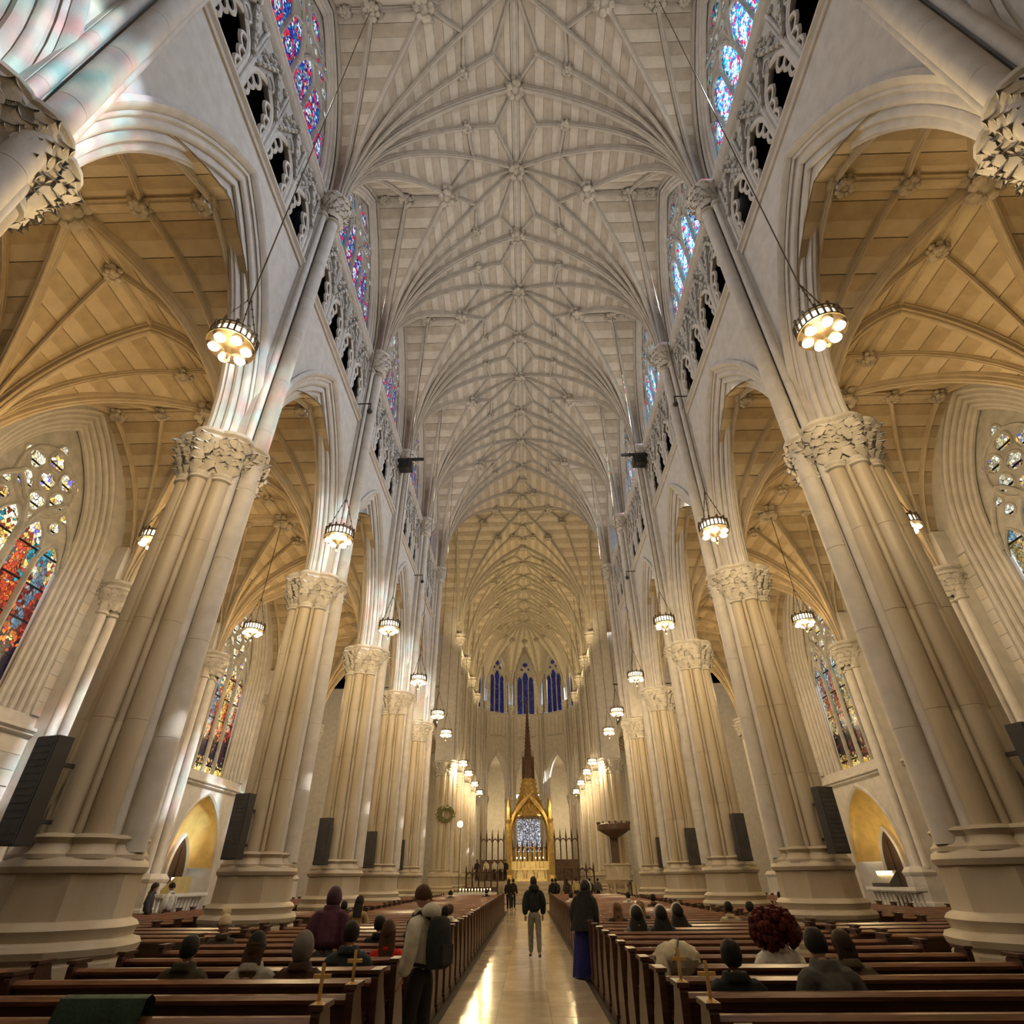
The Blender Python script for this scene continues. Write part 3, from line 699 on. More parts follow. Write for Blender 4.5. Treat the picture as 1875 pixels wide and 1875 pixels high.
for sd in (-1, 1):
    for k in (-1, 0, 1, 2, 3, 4):
        t = r0 if first else copy_tree(r0); first = False
        t.location = (sd*14.42, YK(k), 0); t.scale = (sd, 1, 1)
        t['label'] = f'stone half column on the {side(sd)} aisle wall, behind the {["cut-off", "largest", "second", "third", "fourth", "fifth"][k+1]} arcade column'
    for k in (-1.5, -.5, .5, 1.5, 2.5, 3.5):
        t = empty('wall_'+('left' if sd < 0 else 'right'), (sd*OUTX, YK(k), 0), f'{side(sd)} aisle wall bay under the window, {BN[k]}', kind='structure', sx=sd)
        for n, me, l, sc in (AWN if k in (2.5, 1.5) else AWP):
            p = part(n, me, t, l or (0, 0, 0))
            if sc: p.scale = sc
        place_window(AISW, (sd*OUTX, YK(k), 0), sd, G_WARM if sd < 0 else G_TEAL, f'tall aisle stained-glass window of {"dark red and gold" if sd < 0 else "pale teal and gold"} figures, {BN[k]}')
# ------------------------------------------------------------------ end walls, crossing arms, apse
def plain(name, label, boxes, m=None, loc=(0, 0, 0), rz=0):
    mb = MB()
    for b in boxes: mb.box(*b)
    o = part(name, mb.mesh(name, m or STONE, 0), None, loc, (0, 0, rz)); return tag(o, label, kind='structure')
plain('wall_back', 'plain entrance wall behind the camera', [(-16, 16, -4.7, -4.2, 0, 34)])
for sd in (-1, 1):
    nm = ['left', 'right'][sd > 0]
    def X(a, b): return (min(sd*a, sd*b), max(sd*a, sd*b))
    plain(f'wall_{nm}', f'plain crossing arm walls on the {nm}', [(*X(7.9, 22), YC1+.9, YC1+1.3, 17.5, 34), (*X(14.95, 22), YC1+.9, YC1+1.3, 0, 34), (*X(7.9, 22), YC0-1.3, YC0-.9, 17.5, 34), (*X(15.2, 22), YC0-1.3, YC0-.9, 0, 34), (*X(22, 22.4), YC0-1, YC1+1, 0, 34)])
    plain(f'wall_{nm}', f'plain outer wall of the {nm} choir aisle', [(*X(15, 15.4), YC1+1, 93.6, 0, 17)])
    m = MB(); ys = [-3.8+7.6*i/32 for i in range(33)]
    for q in (0, .4): m.rings([[(q, y, archz(3.3, 2.6, 10.65, y, 0)) for y in ys], [(q, y, 17.6) for y in ys]], closed=False)
    tag(part(f'wall_{nm}', m.mesh('wall', STONE, 0), None, (sd*11.35, YC1+.9, 0), (0, 0, PI/2)), f'wall over the {nm} choir aisle arch', kind='structure')
    plain(f'wall_{nm}', f'upper crossing pier masonry on the {nm}', [(*X(6.95, 8.3), YC1-.35, YC1+1.0, 10.66, 33), (*X(6.95, 8.3), YC0-1.0, YC0+.35, 10.66, 33)])
    m = MB(); m.archsweep(3.0, 2.6, 10.65, [(-.1, .5), (-.1, .1), (-.02, 0), (.2, 0), (.3, .1), (.3, .5)], 0, 12)
    tag(part('trim_'+('1' if sd < 0 else '2'), m.mesh('trim', STONE), None, (sd*11.2, YC1+.9, 0), (0, 0, PI/2)), f'moulded arch from the crossing into the {nm} choir aisle', kind='structure')
YA = YC1+3*BAY; AR_ = 7.1; AP = AR_*math.cos(PI/10); FH = AR_*math.sin(PI/10)
def apse():
    P = []; ac, az, asn = 4.6, 11.8, 1.72
    m = MB(); ys = [-FH+2*FH*i/24 for i in range(25)]
    lo = [archz(asn+.3, ac, az, y, 0) for y in ys]
    wlo = [archz(1.30, 3.4, 27., y, 21.4) for y in ys]
    m.rings([[(0, y, z) for y, z in zip(ys, lo)], [(0, y, 21.4) for y in ys]], closed=False)
    m.rings([[(0, y, z) for y, z in zip(ys, wlo)], [(0, y, 33.5) for y in ys]], closed=False)
    for sg in (-1, 1): m.rings([[(0, sg*1.3, 21.4), (0, sg*FH, 21.4)], [(0, sg*1.3, 27), (0, sg*FH, 27)]], closed=False)
    P.append(('wall_face', m.mesh('wall_face', STONE, 0)))
    for d in (0, .15, .3):
        m = MB(); m.archsweep(asn, ac, az, [(d*.8-.05, .34-d), (d*.8-.06, .22-d), (d*.8, .14-d), (d*.8+.1, .12-d), (d*.8+.3, .12-d), (d*.8+.3, .34-d)], 0, 10); P.append(('arch_order', m.mesh('arch_order', STONE)))
    for y0, y1, z in ((-1.2, 1.2, 18.1), (-FH, FH, 21.1)):
        m = MB(); m.rings([[(x, y, z+q) for x, q in ((.1, -.12), (-.08, -.08), (-.18, .02), (-.18, .1), (0, .2), (.1, .2))] for y in (y0, y1)], True, True); P.append(('string_course', m.mesh('string_course', STONE)))
    for y in (-1.3, -.65, 0, .65, 1.3):
        m = MB(); m.tube([(-.03, y, 18.3), (-.03, y, 20.9)], .06, 6); P.append(('wall_shaft', m.mesh('wall_shaft', STONE)))
    return P
APF = apse()
APW = window_parts(3, 1.25, 3.4, 27., 21.5, [26.2, 26.9, 26.2], [(0, 28.6, .42, 6, 0), (.5, 27.9, .2, 3, 0), (-.5, 27.9, .2, 3, 0)], circ=[(0, 28.6, .58)], jambs=((.02, .2), (.12, .06), (.2, -.03)), glassx=.3, mw=.07)
fn = ['left end', 'left of the middle', 'middle', 'right of the middle', 'right end']
apm = MB()
for i in range(5):
    ang = PI-PI/10-PI/5*i
    rz = ang; x, y = AP*math.cos(ang), YA+AP*math.sin(ang)
    t = empty('wall_apse', (x, y, 0), f'apse wall facet at the {fn[i]}, golden lit', kind='structure', rz=rz)
    for n, me in APF: part(n, me, t)
    place_window(APW, (x, y, 0), 1, G_DARK, f'tall dark blue apse window at the {fn[i]}', rz=rz)
VP = Vault(6.75, FH, ZS, 4.72, 13.5, 7)
m = MB(); t = empty('ceiling', (0, YA, 0), 'ribbed half-dome vault over the apse', kind='structure')
for i in range(5):
    ang = PI-PI/10-PI/5*i; ca, sa = math.cos(ang), math.sin(ang)
    rr = []
    for j in range(15):
        u = j/14; r = []
        for q in range(-8, 9):
            v = q/8*FH*u; z = max(VP.zm(min(6.75, 6.75*u)), VP.zc(v) if abs(v) < FH else 0)+.05
            r.append((AP*u*ca-v*sa, AP*u*sa+v*ca, z))
        rr.append(r)
    m.rings(rr, closed=False)
part('vault_web', m.mesh('vault_web', WEBL), t)
for i in range(6):
    ang = PI-PI/5*i; m = MB()
    m.sweep([(AR_*.98*f*math.cos(ang), AR_*.98*f*math.sin(ang), VP.zm(6.6*f)) for f in [1-(q/14)**1.6 for q in range(15)]], RT); part('rib', m.mesh('rib', RIB, 28), t)
for i in range(5):
    ang = PI-PI/10-PI/5*i; m = MB()
    m.sweep([(AP*f*math.cos(ang), AP*f*math.sin(ang), max(VP.zm(6.6*f), VP.zc(0))) for f in [q/8 for q in range(9)]], RP); part('rib', m.mesh('rib', RIB), t)
    for f in (.45, .95): part('boss', BOSS_MID, t, (AP*f*math.cos(ang), AP*f*math.sin(ang), max(VP.zm(6.6*f), VP.zc(0))-.1))
part('boss', BOSS_BIG, t, (0, 0, VP.zm(0)-.2))
for i in range(1, 5):
    ang = PI-PI/5*i
    c = copy_tree(col0); c.location = ((AR_+.15)*math.cos(ang), YA+(AR_+.15)*math.sin(ang), 0); c.rotation_euler = (0, 0, ang); c.scale = (.8, .8, 1)
    c['label'] = f'slimmer cream column at the apse, {["outer left","inner left","inner right","outer right"][i-1]} of four'; c['group'] = 'columns of the apse'
# ambulatory behind the apse with the lady chapel window
plain('wall_far', 'far golden wall behind the apse arches', [(-16, -2.0, 93.2, 93.6, 0, 17), (2.1, 16, 93.2, 93.6, 0, 17), (-2, 2.1, 93.2, 93.6, 0, 5.0), (-2, 2.1, 93.2, 93.6, 12.4, 17)])
plain('ceiling', 'plain ceiling over the ambulatory', [(-16, -7, 75, 94, 16.2, 16.5), (7, 16, 75, 94, 16.2, 16.5), (-7, 7, 82.5, 94, 16.2, 16.5)])
G_LADY = glassmat('stained_glass_white', 'white', 1.0)
LW = window_parts(4, 1.75, 2.6, 9.3, 5.1, [8.6, 9.1, 9.1, 8.6], [(0, 10.7, .45, 6, 0), (.85, 10.1, .25, 4, 0), (-.85, 10.1, .25, 4, 0)], circ=[(0, 10.7, .6)], jambs=((.0, .3), (.1, .12), (.18, -.02)), glassx=.3, mw=.05)
place_window(LW, (.1, 93.0, 0), 1, G_LADY, 'bright white lady chapel window seen through the middle apse arch', rz=PI/2)

# ------------------------------------------------------------------ floor
FLOORD = mat('floor_dark', (.035, .026, .02), .45, var=.2)
TILE = [mat('floor_marble_%d' % i, c, .16, var=.10, scale=2.5, spec=.5) for i, c in enumerate(((.50, .43, .33), (.43, .365, .28), (.55, .48, .38), (.46, .385, .30)))]
m = MB(); m.box(-23, 23, -4.7, 95, -.25, -.02)
fl = tag(part('floor', m.mesh('floor', FLOORD, 0)), 'dark floor under the pews with a pale polished marble aisle', kind='structure')
tm = []
for M_ in TILE:
    m = MB(); m.box(-.423, .423, -.6, .6, -.02, .004); tm.append(m.mesh('floor_tile', M_, 0))
rt = random.Random(3)
for r in range(46):
    for c in range(3): part('floor_tile', tm[rt.choice([0, 0, 1, 2, 3])], fl, (-1.085+.85*c, 1.2+1.205*r, 0))
m = MB(); m.box(-22, 22, 45.5, 56, -.02, .006); part('marble_paving', m.mesh('marble_paving', TILE[0], 0), fl)

# ------------------------------------------------------------------ pews
WOOD = mat('pew_mahogany', (.050, .018, .010), .38, var=.35, scale=4, stretch=(.6, 6, 6), spec=.6)
WOODT = mat('pew_rail_pale', (.17, .075, .042), .24, var=.3, scale=5, stretch=(.5, 5, 5), spec=.8)  # paler and glossier than the pew backs
BRASS = mat('brass', (.75, .52, .20), .25, metal=1, var=.1)
def pew_meshes(L):
    M = {}
    m = MB(); m.box(0, L, .02, .46, .41, .45); M['seat'] = m.mesh('seat', WOOD, 0)
    m = MB(); m.rings([[(x, y, z) for y, z in ((.03, .12), (.06, .12), (.03, .90), (-.01, .90))] for x in (0, L)], True, True); M['backrest'] = m.mesh('backrest', WOOD, 0)
    m = MB(); m.rings([[(x, y, z) for y, z in ((-.05, .895), (.06, .895), (.065, .925), (.04, .955), (-.03, .955), (-.06, .925))] for x in (0, L)], True, True); M['top_rail'] = m.mesh('top_rail', WOODT, 30)
    m = MB(); m.box(0.03, L-.03, -.17, -.01, .64, .66); m.box(.03, L-.03, -.18, -.165, .64, .72); M['book_ledge'] = m.mesh('book_ledge', WOOD, 0)
    m = MB(); m.box(.05, L-.05, -.42, -.26, .10, .15); M['kneeler'] = m.mesh('kneeler', DARKWOOD, 0)
    return M
m = MB()
prof = [(-.10, 0), (.52, 0), (.52, .40), (.47, .47), (.40, .62), (.30, .74), (.20, .86), (.14, .98), (.06, 1.02), (-.08, 1.02), (-.11, .97), (-.08, .6)]
m.rings([[(x, y, z) for y, z in prof] for x in (-.035, .035)], True, True); m.box(-.05, .05, -.13, .54, 0, .10); m.box(-.055, .055, -.12, .17, 1.0, 1.035)
BEND = m.mesh('bench_end', WOOD, 20)
m = MB(); m.box(-.012, .012, -.012, .012, 0, .24); m.box(-.065, .065, -.012, .012, .15, .176); m.lathe([(.05, -.02), (.05, 0), (.02, .02)], 10)
CROSS = m.mesh('brass_cross', BRASS, 0)
pews = {}
def make_pew(L):
    t = empty('pew')
    for n, me in pew_meshes(L).items(): part(n, me, t)
    part('bench_end', BEND, t, (-.02, 0, 0)); part('bench_end', BEND, t, (L+.02, 0, 0))
    return t
PY0, PDY = 5.45, .94
used = set()
def place_pew(x, y, L, label, group, cross=None):
    L = round(L, 2)
    if L not in pews: pews[L] = make_pew(L)
    t = pews[L] if L not in used else copy_tree(pews[L]); used.add(L)
    for ch in list(t.children):
        if ch.name.startswith('brass_cross'): bpy.data.objects.remove(ch)
    t.location = (x, y, 0); tag(t, label, 'pew', group)
    return t
XI = {-1: -1.72, 1: 1.22}
crosses = []
for i in range(-1, 40):
    y = PY0+PDY*i; r = nth(i+1)
    for sd in (-1, 1):
        nm = 'left' if sd < 0 else 'right'
        L = 3.75 if sd < 0 else 4.25; x0 = XI[sd]-L if sd < 0 else XI[sd]
        t = place_pew(x0, y, L, f'mahogany pew on the {nm} of the centre aisle, {r} row from the camera', f'pews {nm} of the centre aisle')
        if i in (0, 1): crosses.append((t, L+.02 if sd < 0 else -.02))
        pk = (y-YK(0)+.2)/BAY; near = abs(pk-round(pk))*BAY < 1.75
        a, b = (8.85, 13.0) if near else (5.95, 13.0)
        if 21.5 < y < 27: b = 12.3
        if i < 36 and y < 38: place_pew(-b if sd < 0 else a, y, b-a, f'mahogany pew in the {nm} side aisle, {r} row from the camera', f'pews in the {nm} side aisle')
for t, x in crosses: part('brass_cross', CROSS, t, (x, -.06, 1.03), label='small brass cross on the bench end')

# ------------------------------------------------------------------ chandeliers
IRON = mat('chandelier_bronze', (.10, .075, .045), .4, metal=.8, var=.2)
LENS = mat('lamp_glass', (1, .9, .7), .3, emit=(1, .80, .48), es=14)
GLOWB = mat('glowing_band', (1, .9, .7), .3, emit=(1, .85, .6), es=3.5)
def chandelier_meshes():
    M = {}
    m = MB(); n = 24; R = .42
    for z in (.0, .24): m.lathe([(R-.02, z-.02), (R+.02, z-.02), (R+.02, z+.02), (R-.02, z+.02), (R-.02, z-.02)], n, caps=False)
    for k in range(n):
        a = 2*PI*k/n; m.obox((R*math.cos(a), R*math.sin(a), .12), (.03, .035, .22), rz=a)
        if k % 2 == 0: m.obox(((R)*math.cos(a), (R)*math.sin(a), .29), (.03, .05, .09), rz=a)
    M['ring_band'] = m.mesh('ring_band', IRON, 30)
    m = MB(); m.lathe([(R-.05, .02), (R-.05, .22)], n, caps=False); M['glass_band'] = m.mesh('glass_band', GLOWB)
    m = MB(); m.lathe([(R, -.02), (.14, -.10), (.10, -.14), (.04, -.2), (.025, -.34), (.05, -.38), (.0, -.44)], n); M['bottom_plate'] = m.mesh('bottom_plate', IRON, 30)
    m = MB(); m.ball((0, 0, 0), .105, 12, 6, (1, 1, .55)); M['lamp_lens'] = m.mesh('lamp_lens', LENS)
    return M
HM = chandelier_meshes()
def make_chandelier(ztop, z):
    t = empty('chandelier')
    for n in ('ring_band', 'glass_band', 'bottom_plate'): part(n, HM[n], t)
    for i in range(6): a = PI/3*i+.3; part('lamp_lens', HM['lamp_lens'], t, (.285*math.cos(a), .285*math.sin(a), -.085))
    m = MB(); m.tube([(0, 0, 0), (0, 0, ztop-z-1.5)], .016, 5); part('cable', m.mesh('cable', IRON), t, (0, 0, 1.5))
    m = MB(); m.tube([(0, 0, 0), (0, .40, -1.25)], .012, 4)
    for q in range(5): m.ball((0, .08*(q+.5), -.25*(q+.5)), .026, 5, 3)
    me = m.mesh('chain', IRON)
    for i in range(3): part('chain', me, t, (0, 0, 1.5), (0, 0, 2*PI*i/3+.5))
    return t
CZ = 10.3
ch0 = make_chandelier(30.0, CZ); cha = make_chandelier(15.5, CZ)
f0 = fa = True
def hang(x, y, aisle, label, group, power, z=CZ):
    global f0, fa
    if aisle: t = cha if fa else copy_tree(cha); fa = False
    else: t = ch0 if f0 else copy_tree(ch0); f0 = False
    t.location = (x, y, z); tag(t, label, 'chandelier', group)
    if power: lamp('POINT', (x, y, z-.62), power, (1, .71, .36), .12)
CH_POWER = 380
for sd in (-1, 1):
    nm = 'left' if sd < 0 else 'right'
    for i, k in enumerate((-.5, .5, 1.5, 2.5, 3.5)):
        hang(sd*5.6, YK(k), False, f'ring chandelier glowing by the {nm} nave arcade, {nth(i)} from the camera', 'ring chandeliers along the nave', CH_POWER)
        if k > 0: hang(sd*11.2, YK(k), True, f'ring chandelier hanging in the {nm} aisle, {nth(i-1)} from the camera', 'ring chandeliers in the aisles', CH_POWER*.8)
    for i, y in enumerate((40.9, 53.0, 58.5, 65.8, 72.9)):
        hang(sd*5.75, y, False, f'small distant ring chandelier of the {nm} choir row, {nth(i)} from the crossing', 'ring chandeliers in the choir', CH_POWER)

# ------------------------------------------------------------------ loudspeakers, brackets, light bars
BLACK = mat('black_metal', (.018, .018, .02), .5, var=.2)
GREY = mat('speaker_grille', (.05, .05, .055), .6, var=.2)
m = MB(); m.box(-.23, .23, -.13, .13, 0, 1.5); SPK = m.mesh('cabinet', BLACK, 0)
m = MB(); m.box(-.215, .215, -.15, -.13, .02, 1.48)
for q in range(14): m.box(-.2, .2, -.156, -.15, .05+.10*q, .11+.10*q)
GRL = m.mesh('grille', GREY, 0)
m = MB(); m.box(-.04, .04, .13, .45, .3, .36); m.box(-.04, .04, .13, .45, 1.1, 1.16); BRK = m.mesh('wall_bracket', BLACK, 0)
for sd in (-1, 1):
    for k in range(5):
        t = empty('loudspeaker', (sd*7.68, YK(k)-1.22, 2.25), f'tall black column loudspeaker on the {nth(k)} pier of the {side(sd)} arcade', 'loudspeaker', 'column loudspeakers on the piers', rz=sd*.3, sx=1)
        part('cabinet', SPK, t); part('grille', GRL, t); part('wall_bracket', BRK, t)
    t = empty('light_bar', (sd*6.85, YK(2)-.75, 21.5), f'black lighting bar with two hooded floodlights on the {side(sd)} wall', 'light bar', 'lighting bars')
    m = MB(); m.box(-1.3, 1.3, -.06, .06, -.07, .07); part('bar', m.mesh('bar', BLACK, 0), t)
    for q, x in ((0, -.35), (1, .65)):
        m = MB(); m.box(-.36, .36, -.25, .25, -.75+.2*q, -.25)
        for w in range(7): m.box(-.36+.103*w, -.31+.103*w, -.29, -.25, -.75+.2*q, -.2)
        o = part('floodlight', m.mesh('floodlight', BLACK, 0), t, (x*sd, 0, 0)); m = MB(); m.box(-.03, .03, -.03, .03, -.3, 0); part('yoke', m.mesh('yoke', BLACK, 0), o)
    for k, z in ((1, 18.75), (3, 17.9)):
        t = empty('camera_arm', (sd*7.0, YK(k)-.75, z), f'small black security lamp on a bent arm, {side(sd)} wall, {"nearer" if k == 1 else "farther"} one', 'lamp', 'security lamps on arms')
        m = MB(); m.tube([(0, 0, 0), (-sd*.55, 0, 0), (-sd*.55, 0, -.35)], .03, 6); part('arm', m.mesh('arm', BLACK), t)
        m = MB(); m.ball((-sd*.55, 0, -.45), .12, 8, 6); part('lamp_head', m.mesh('lamp_head', BLACK), t)

# ------------------------------------------------------------------ votive stands in the aisles
WHITE = mat('white_marble', (.72, .72, .72), .35, var=.06)
GLASSL = mat('candle_flame_glow', (1, .7, .3), .4, emit=(1, .72, .3), es=12)
def votive(sd, x, y):
    nm = 'left' if sd < 0 else 'right'
    t = empty('altar_rail', (x, y, .32), f'white balustered altar rail before the {nm} aisle niche', 'rail', 'altar rails in the aisles')
    m = MB(); m.box(-.22, .22, -1.6, 1.6, 1.02, 1.12); m.box(-.18, .18, -1.55, 1.55, .98, 1.02); part('top_slab', m.mesh('top_slab', WHITE, 0), t)
    m = MB(); m.box(-.3, .3, -1.7, 1.7, -.32, .16); part('base_slab', m.mesh('base_slab', WHITE, 0), t)
    m = MB(); m.lathe([(.07, .16), (.07, .22), (.04, .26), (.065, .42), (.035, .6), (.05, .88), (.075, .92), (.075, .98)], 8); bm_ = m.mesh('baluster', WHITE)
    for i in range(12): part('baluster', bm_, t, (0, -1.45+.264*i, 0))
    t = empty('candle_box', (x, y+.5*sd, 1.44), f'sloping {"yellow" if sd < 0 else "dark"} offering box on the {nm} altar rail', 'box')
    m = MB(); m.rings([[(-.2, yy, 0), (.2, yy, 0), (.2, yy, .5), (-.2, yy, .12)] for yy in (-.6, .6)], True, True); part('box', m.mesh('box', mat('box_'+nm, (.55, .45, .2) if sd < 0 else (.06, .06, .06), .5), 0), t)
    for i in range(5):
        m = MB(); m.lathe([(.04, 0), (.05, .12)], 8); part('candle_glass', m.mesh('candle_glass', GLASSL), t, (.05, -.45+.22*i, .36))
votive(-1, -12.9, 24.3); votive(1, 12.9, 24.0)

# ------------------------------------------------------------------ sanctuary
GOLD = mat('gilded_bronze', (.42, .29, .10), .4, metal=.6, var=.2)
ALTW = mat('altar_gilt_marble', (.85, .72, .40), .3, var=.1)
CARVW = mat('carved_dark_oak', (.07, .035, .018), .45, var=.3)
m = MB(); m.box(-6.0, 6.0, 62, 76, 0, 1.55); o = part('trim_3', m.mesh('trim', TILE[0], 0)); tag(o, 'raised sanctuary platform', kind='structure')
for i in range(9):
    m = MB(); m.box(-2.4, 2.6, 57.5+.5*i, 62.02, .17*i, .17*(i+1)); part('step', m.mesh('step', TILE[i % 2], 0), o)
t = empty('high_altar', (.1, 69, 1.55), 'brightly lit golden high altar on the sanctuary platform', 'altar')
m = MB(); m.box(-1.7, 1.7, -.45, .45, 0, .95); m.box(-1.85, 1.85, -.55, .55, .95, 1.1); part('altar_block', m.mesh('altar_block', ALTW, 0), t)
for x in (-1.1, 0, 1.1):
    m = MB(); m.archsweep(.38, .3, .35, [(-.02, .08), (-.06, 0), (.02, 0), (.02, .08)], .05, 6); part('altar_panel', m.mesh('altar_panel', GOLD), t, (x, -.48, .15), (0, 0, PI/2))
m = MB(); m.box(-2.2, 2.2, .5, .8, 0, 1.75); part('gradine', m.mesh('gradine', ALTW, 0), t)
for i in range(9):
    m = MB(); m.lathe([(.14, 1.75), (.14, 2.6), (.02, 3.3)], 8); part('pinnacle', m.mesh('pinnacle', GOLD), t, (-2.0+.5*i, .65, 0))
for i in range(6):
    x = (-1.4, -1.0, -.6, .6, 1.0, 1.4)[i]
    m = MB(); m.lathe([(.1, 0), (.03, .1), (.03, .5), (.06, .55)], 8); m.lathe([(.03, .55), (.03, .9)], 6)
    c = empty('candlestick', (.1+x, 69, 2.65), f'gilded candlestick on the high altar, {nth(i)} from the left', 'candlestick', 'altar candlesticks'); part('stick', m.mesh('stick', GOLD), c)
    m = MB(); m.ball((0, 0, .95), .05, 6, 4, (1, 1, 1.6)); part('flame', m.mesh('flame', GLASSL), c)
t = empty('altar_cross', (.1, 69.65, 3.31), 'gilded standing cross at the middle of the high altar', 'cross')
m = MB(); m.box(-.05, .05, -.05, .05, 0, 1.9); m.box(-.45, .45, -.04, .04, 1.2, 1.3); m.lathe([(.25, 0), (.1, .15), (.06, .3)], 8); part('cross', m.mesh('cross', GOLD, 0), t)
# baldachin
t = empty('baldachin', (.1, 70, 1.55), 'tall gilded bronze baldachin with a steep spire over the high altar', 'canopy')
m = MB()
for a in range(8): m.lathe([(.09, .5), (.09, 5.2)], 8, .2*math.cos(a*PI/4), .2*math.sin(a*PI/4))
m.lathe([(.4, 0), (.4, .35), (.3, .5), (.22, .5), (.22, 5.2), (.36, 5.5), (.36, 5.65)], 12); POST = m.mesh('post', GOLD)
m = MB(); m.lathe([(.2, 5.6), (.22, 6.6), (.03, 7.9)], 8)
for q in range(6): m.ball((.1, 0, 6.7+.18*q), .07, 5, 3)
PIN = m.mesh('corner_pinnacle', GOLD)
for x in (-2.25, 2.25):
    for y in (-1.7, 1.7): part('post', POST, t, (x, y, 0)); part('corner_pinnacle', PIN, t, (x, y, 0))
for rz, w, off in ((0, 1.7, 2.25), (PI/2, 2.25, 1.7)):
    for sg in (-1, 1):
        m = MB(); m.archsweep(w-.3, w*1.1, 4.0, [(-.1, .3), (-.12, .05), (-.05, 0), (.05, 0), (.12, .05), (.1, .3)], None, 10)
        for q in (-1, 1): m.obox((0, q*w*.5, 6.55), (.16, .14, w*1.9), rx=q*.72)
        for q in range(-5, 6): m.tube([(0, q*w/6, 5.7), (0, q*w/6, 7.2-abs(q)*.22)], .035, 5)
        part('canopy_arch', m.mesh('canopy_arch', GOLD), t, (off*sg, 0, 0) if rz == 0 else (0, off*sg, 0), (0, 0, rz))
m = MB(); m.lathe([(2.3, 5.9), (1.9, 6.6), (1.3, 7.6), (.95, 8.7), (.8, 9.6), (.72, 9.8)], 8, ph=PI/8)
for a in range(8):
    for q in range(9):
        f = q/8; r = 2.2-1.4*f**.6; m.ball((r*math.cos(a*PI/4+PI/8), r*math.sin(a*PI/4+PI/8), 6.1+3.6*f), .13, 5, 3)
part('canopy_roof', m.mesh('canopy_roof', GOLD), t)
m = MB(); m.lathe([(.62, 9.7), (.62, 11.8), (.72, 11.9), (.72, 12.1), (.3, 12.2)], 8)
for a in range(8): m.tube([(.66*math.cos(a*PI/4), .66*math.sin(a*PI/4), 9.7), (.66*math.cos(a*PI/4), .66*math.sin(a*PI/4), 12.8)], [.07, .02], 5)
part('lantern', m.mesh('lantern', CARVW), t)
m = MB(); m.lathe([(.4, 12.1), (.36, 12.8), (.05, 18.2)], 8)
for a in range(4):
    for q in range(12): m.ball(((.37-.026*q)*math.cos(a*PI/2), (.37-.026*q)*math.sin(a*PI/2), 12.9+.43*q), .07, 5, 3)
m.box(-.03, .03, -.03, .03, 18.1, 19); m.box(-.22, .22, -.03, .03, 18.6, 18.66); part('spire', m.mesh('spire', CARVW), t)
# carved oak screens and stalls
def oak(x0, x1, y, z0, z1, label, name='oak_screen', pin=.55, depth=.3, cat='screen', group=None):
    t = empty(name, (0, y, z0), label, cat, group); n = max(2, round(abs(x1-x0)/.62)); w = (x1-x0)/n
    m = MB(); m.box(x0, x1, 0, depth, 0, .5*(z1-z0)); part('panelling', m.mesh('panelling', CARVW, 0), t)
    for i in range(n+1):
        m = MB(); m.lathe([(.07, 0), (.07, z1-z0), (.11, z1-z0+.05), (.01, z1-z0+pin)], 6); part('post', m.mesh('post', CARVW), t, (x0+w*i, depth/2, 0))
    for i in range(n):
        m = MB(); m.archsweep(abs(w)/2-.05, .3, z1-z0-.5, [(-.05, .1), (-.05, 0), (.05, 0), (.05, .1)], None, 5); m.box(-.05, .05, -abs(w)/2, abs(w)/2, z1-z0-.06, z1-z0); part('arch', m.mesh('arch', CARVW), t, (x0+w*(i+.5), depth/2, 0), (0, 0, PI/2))
oak(-5.9, -3.0, 61, .0, 2.3, 'dark oak choir stall with pinnacles left of the sanctuary steps', 'choir_stall', cat='stall', group='choir stalls')
oak(3.2, 5.95, 61, .0, 2.5, 'dark oak choir stall with pinnacles right of the sanctuary steps', 'choir_stall', cat='stall', group='choir stalls')
oak(-5.6, -2.9, 74.5, 1.55, 5.6, 'tall dark oak screen left of the altar, with slim pinnacles', pin=1.1)
oak(3.0, 5.7, 74.5, 1.55, 5.6, 'tall dark oak screen right of the altar, with slim pinnacles', pin=1.1)
oak(-2.6, 2.8, 79.5, 1.55, 5.0, 'dark pinnacled screen below the white lady chapel window', pin=.9)
# pulpit
t = empty('pulpit', (6.75, 50.6, 0), 'carved stone pulpit with a round dark oak sounding board, by the crossing', 'pulpit')
m = MB(); m.lathe([(1.25, 0), (1.25, .2), (.6, .35), (.55, 1.1), (.95, 1.5), (1.0, 1.6)], 8); part('stem', m.mesh('stem', MARBLE, 30), t)
for a in range(6): m = MB(); m.lathe([(.1, .3), (.1, 1.4), (.16, 1.5)], 8); part('column', m.mesh('column', MARBLE), t, (.8*math.cos(a*PI/3), .8*math.sin(a*PI/3), 0))
m = MB(); m.lathe([(1.0, 1.55), (1.08, 1.65), (1.0, 1.72), (1.0, 2.5), (1.1, 2.58), (1.1, 2.68), (.9, 2.7)], 8); part('drum', m.mesh('drum', MARBLE, 30), t)
for a in range(8):
    m = MB(); m.archsweep(.26, .22, 2.1, [(.9, .08), (.96, 0), (.9, 0)], 1.8, 5); part('panel', m.mesh('panel', CARVE), t, (0, 0, 0), (0, 0, a*PI/4+PI/8))
m = MB(); m.box(-.32, .32, .5, .7, 2.6, 5.0); part('back_board', m.mesh('back_board', CARVW, 0), t)
m = MB(); m.lathe([(.3, 4.4), (1.2, 4.9), (1.32, 4.95), (1.32, 5.3), (1.2, 5.35), (.4, 5.5)], 16)
for a in range(16): m.ball((1.28*math.cos(a*PI/8), 1.28*math.sin(a*PI/8), 5.42), .1, 5, 3)
part('sounding_board', m.mesh('sounding_board', CARVW, 30), t)
for i in range(7):
    m = MB(); m.box(.9+.25*i, 1.2+.25*i, -.5, .5, 0, 1.5-.2*i); part('stair', m.mesh('stair', MARBLE, 0), t)
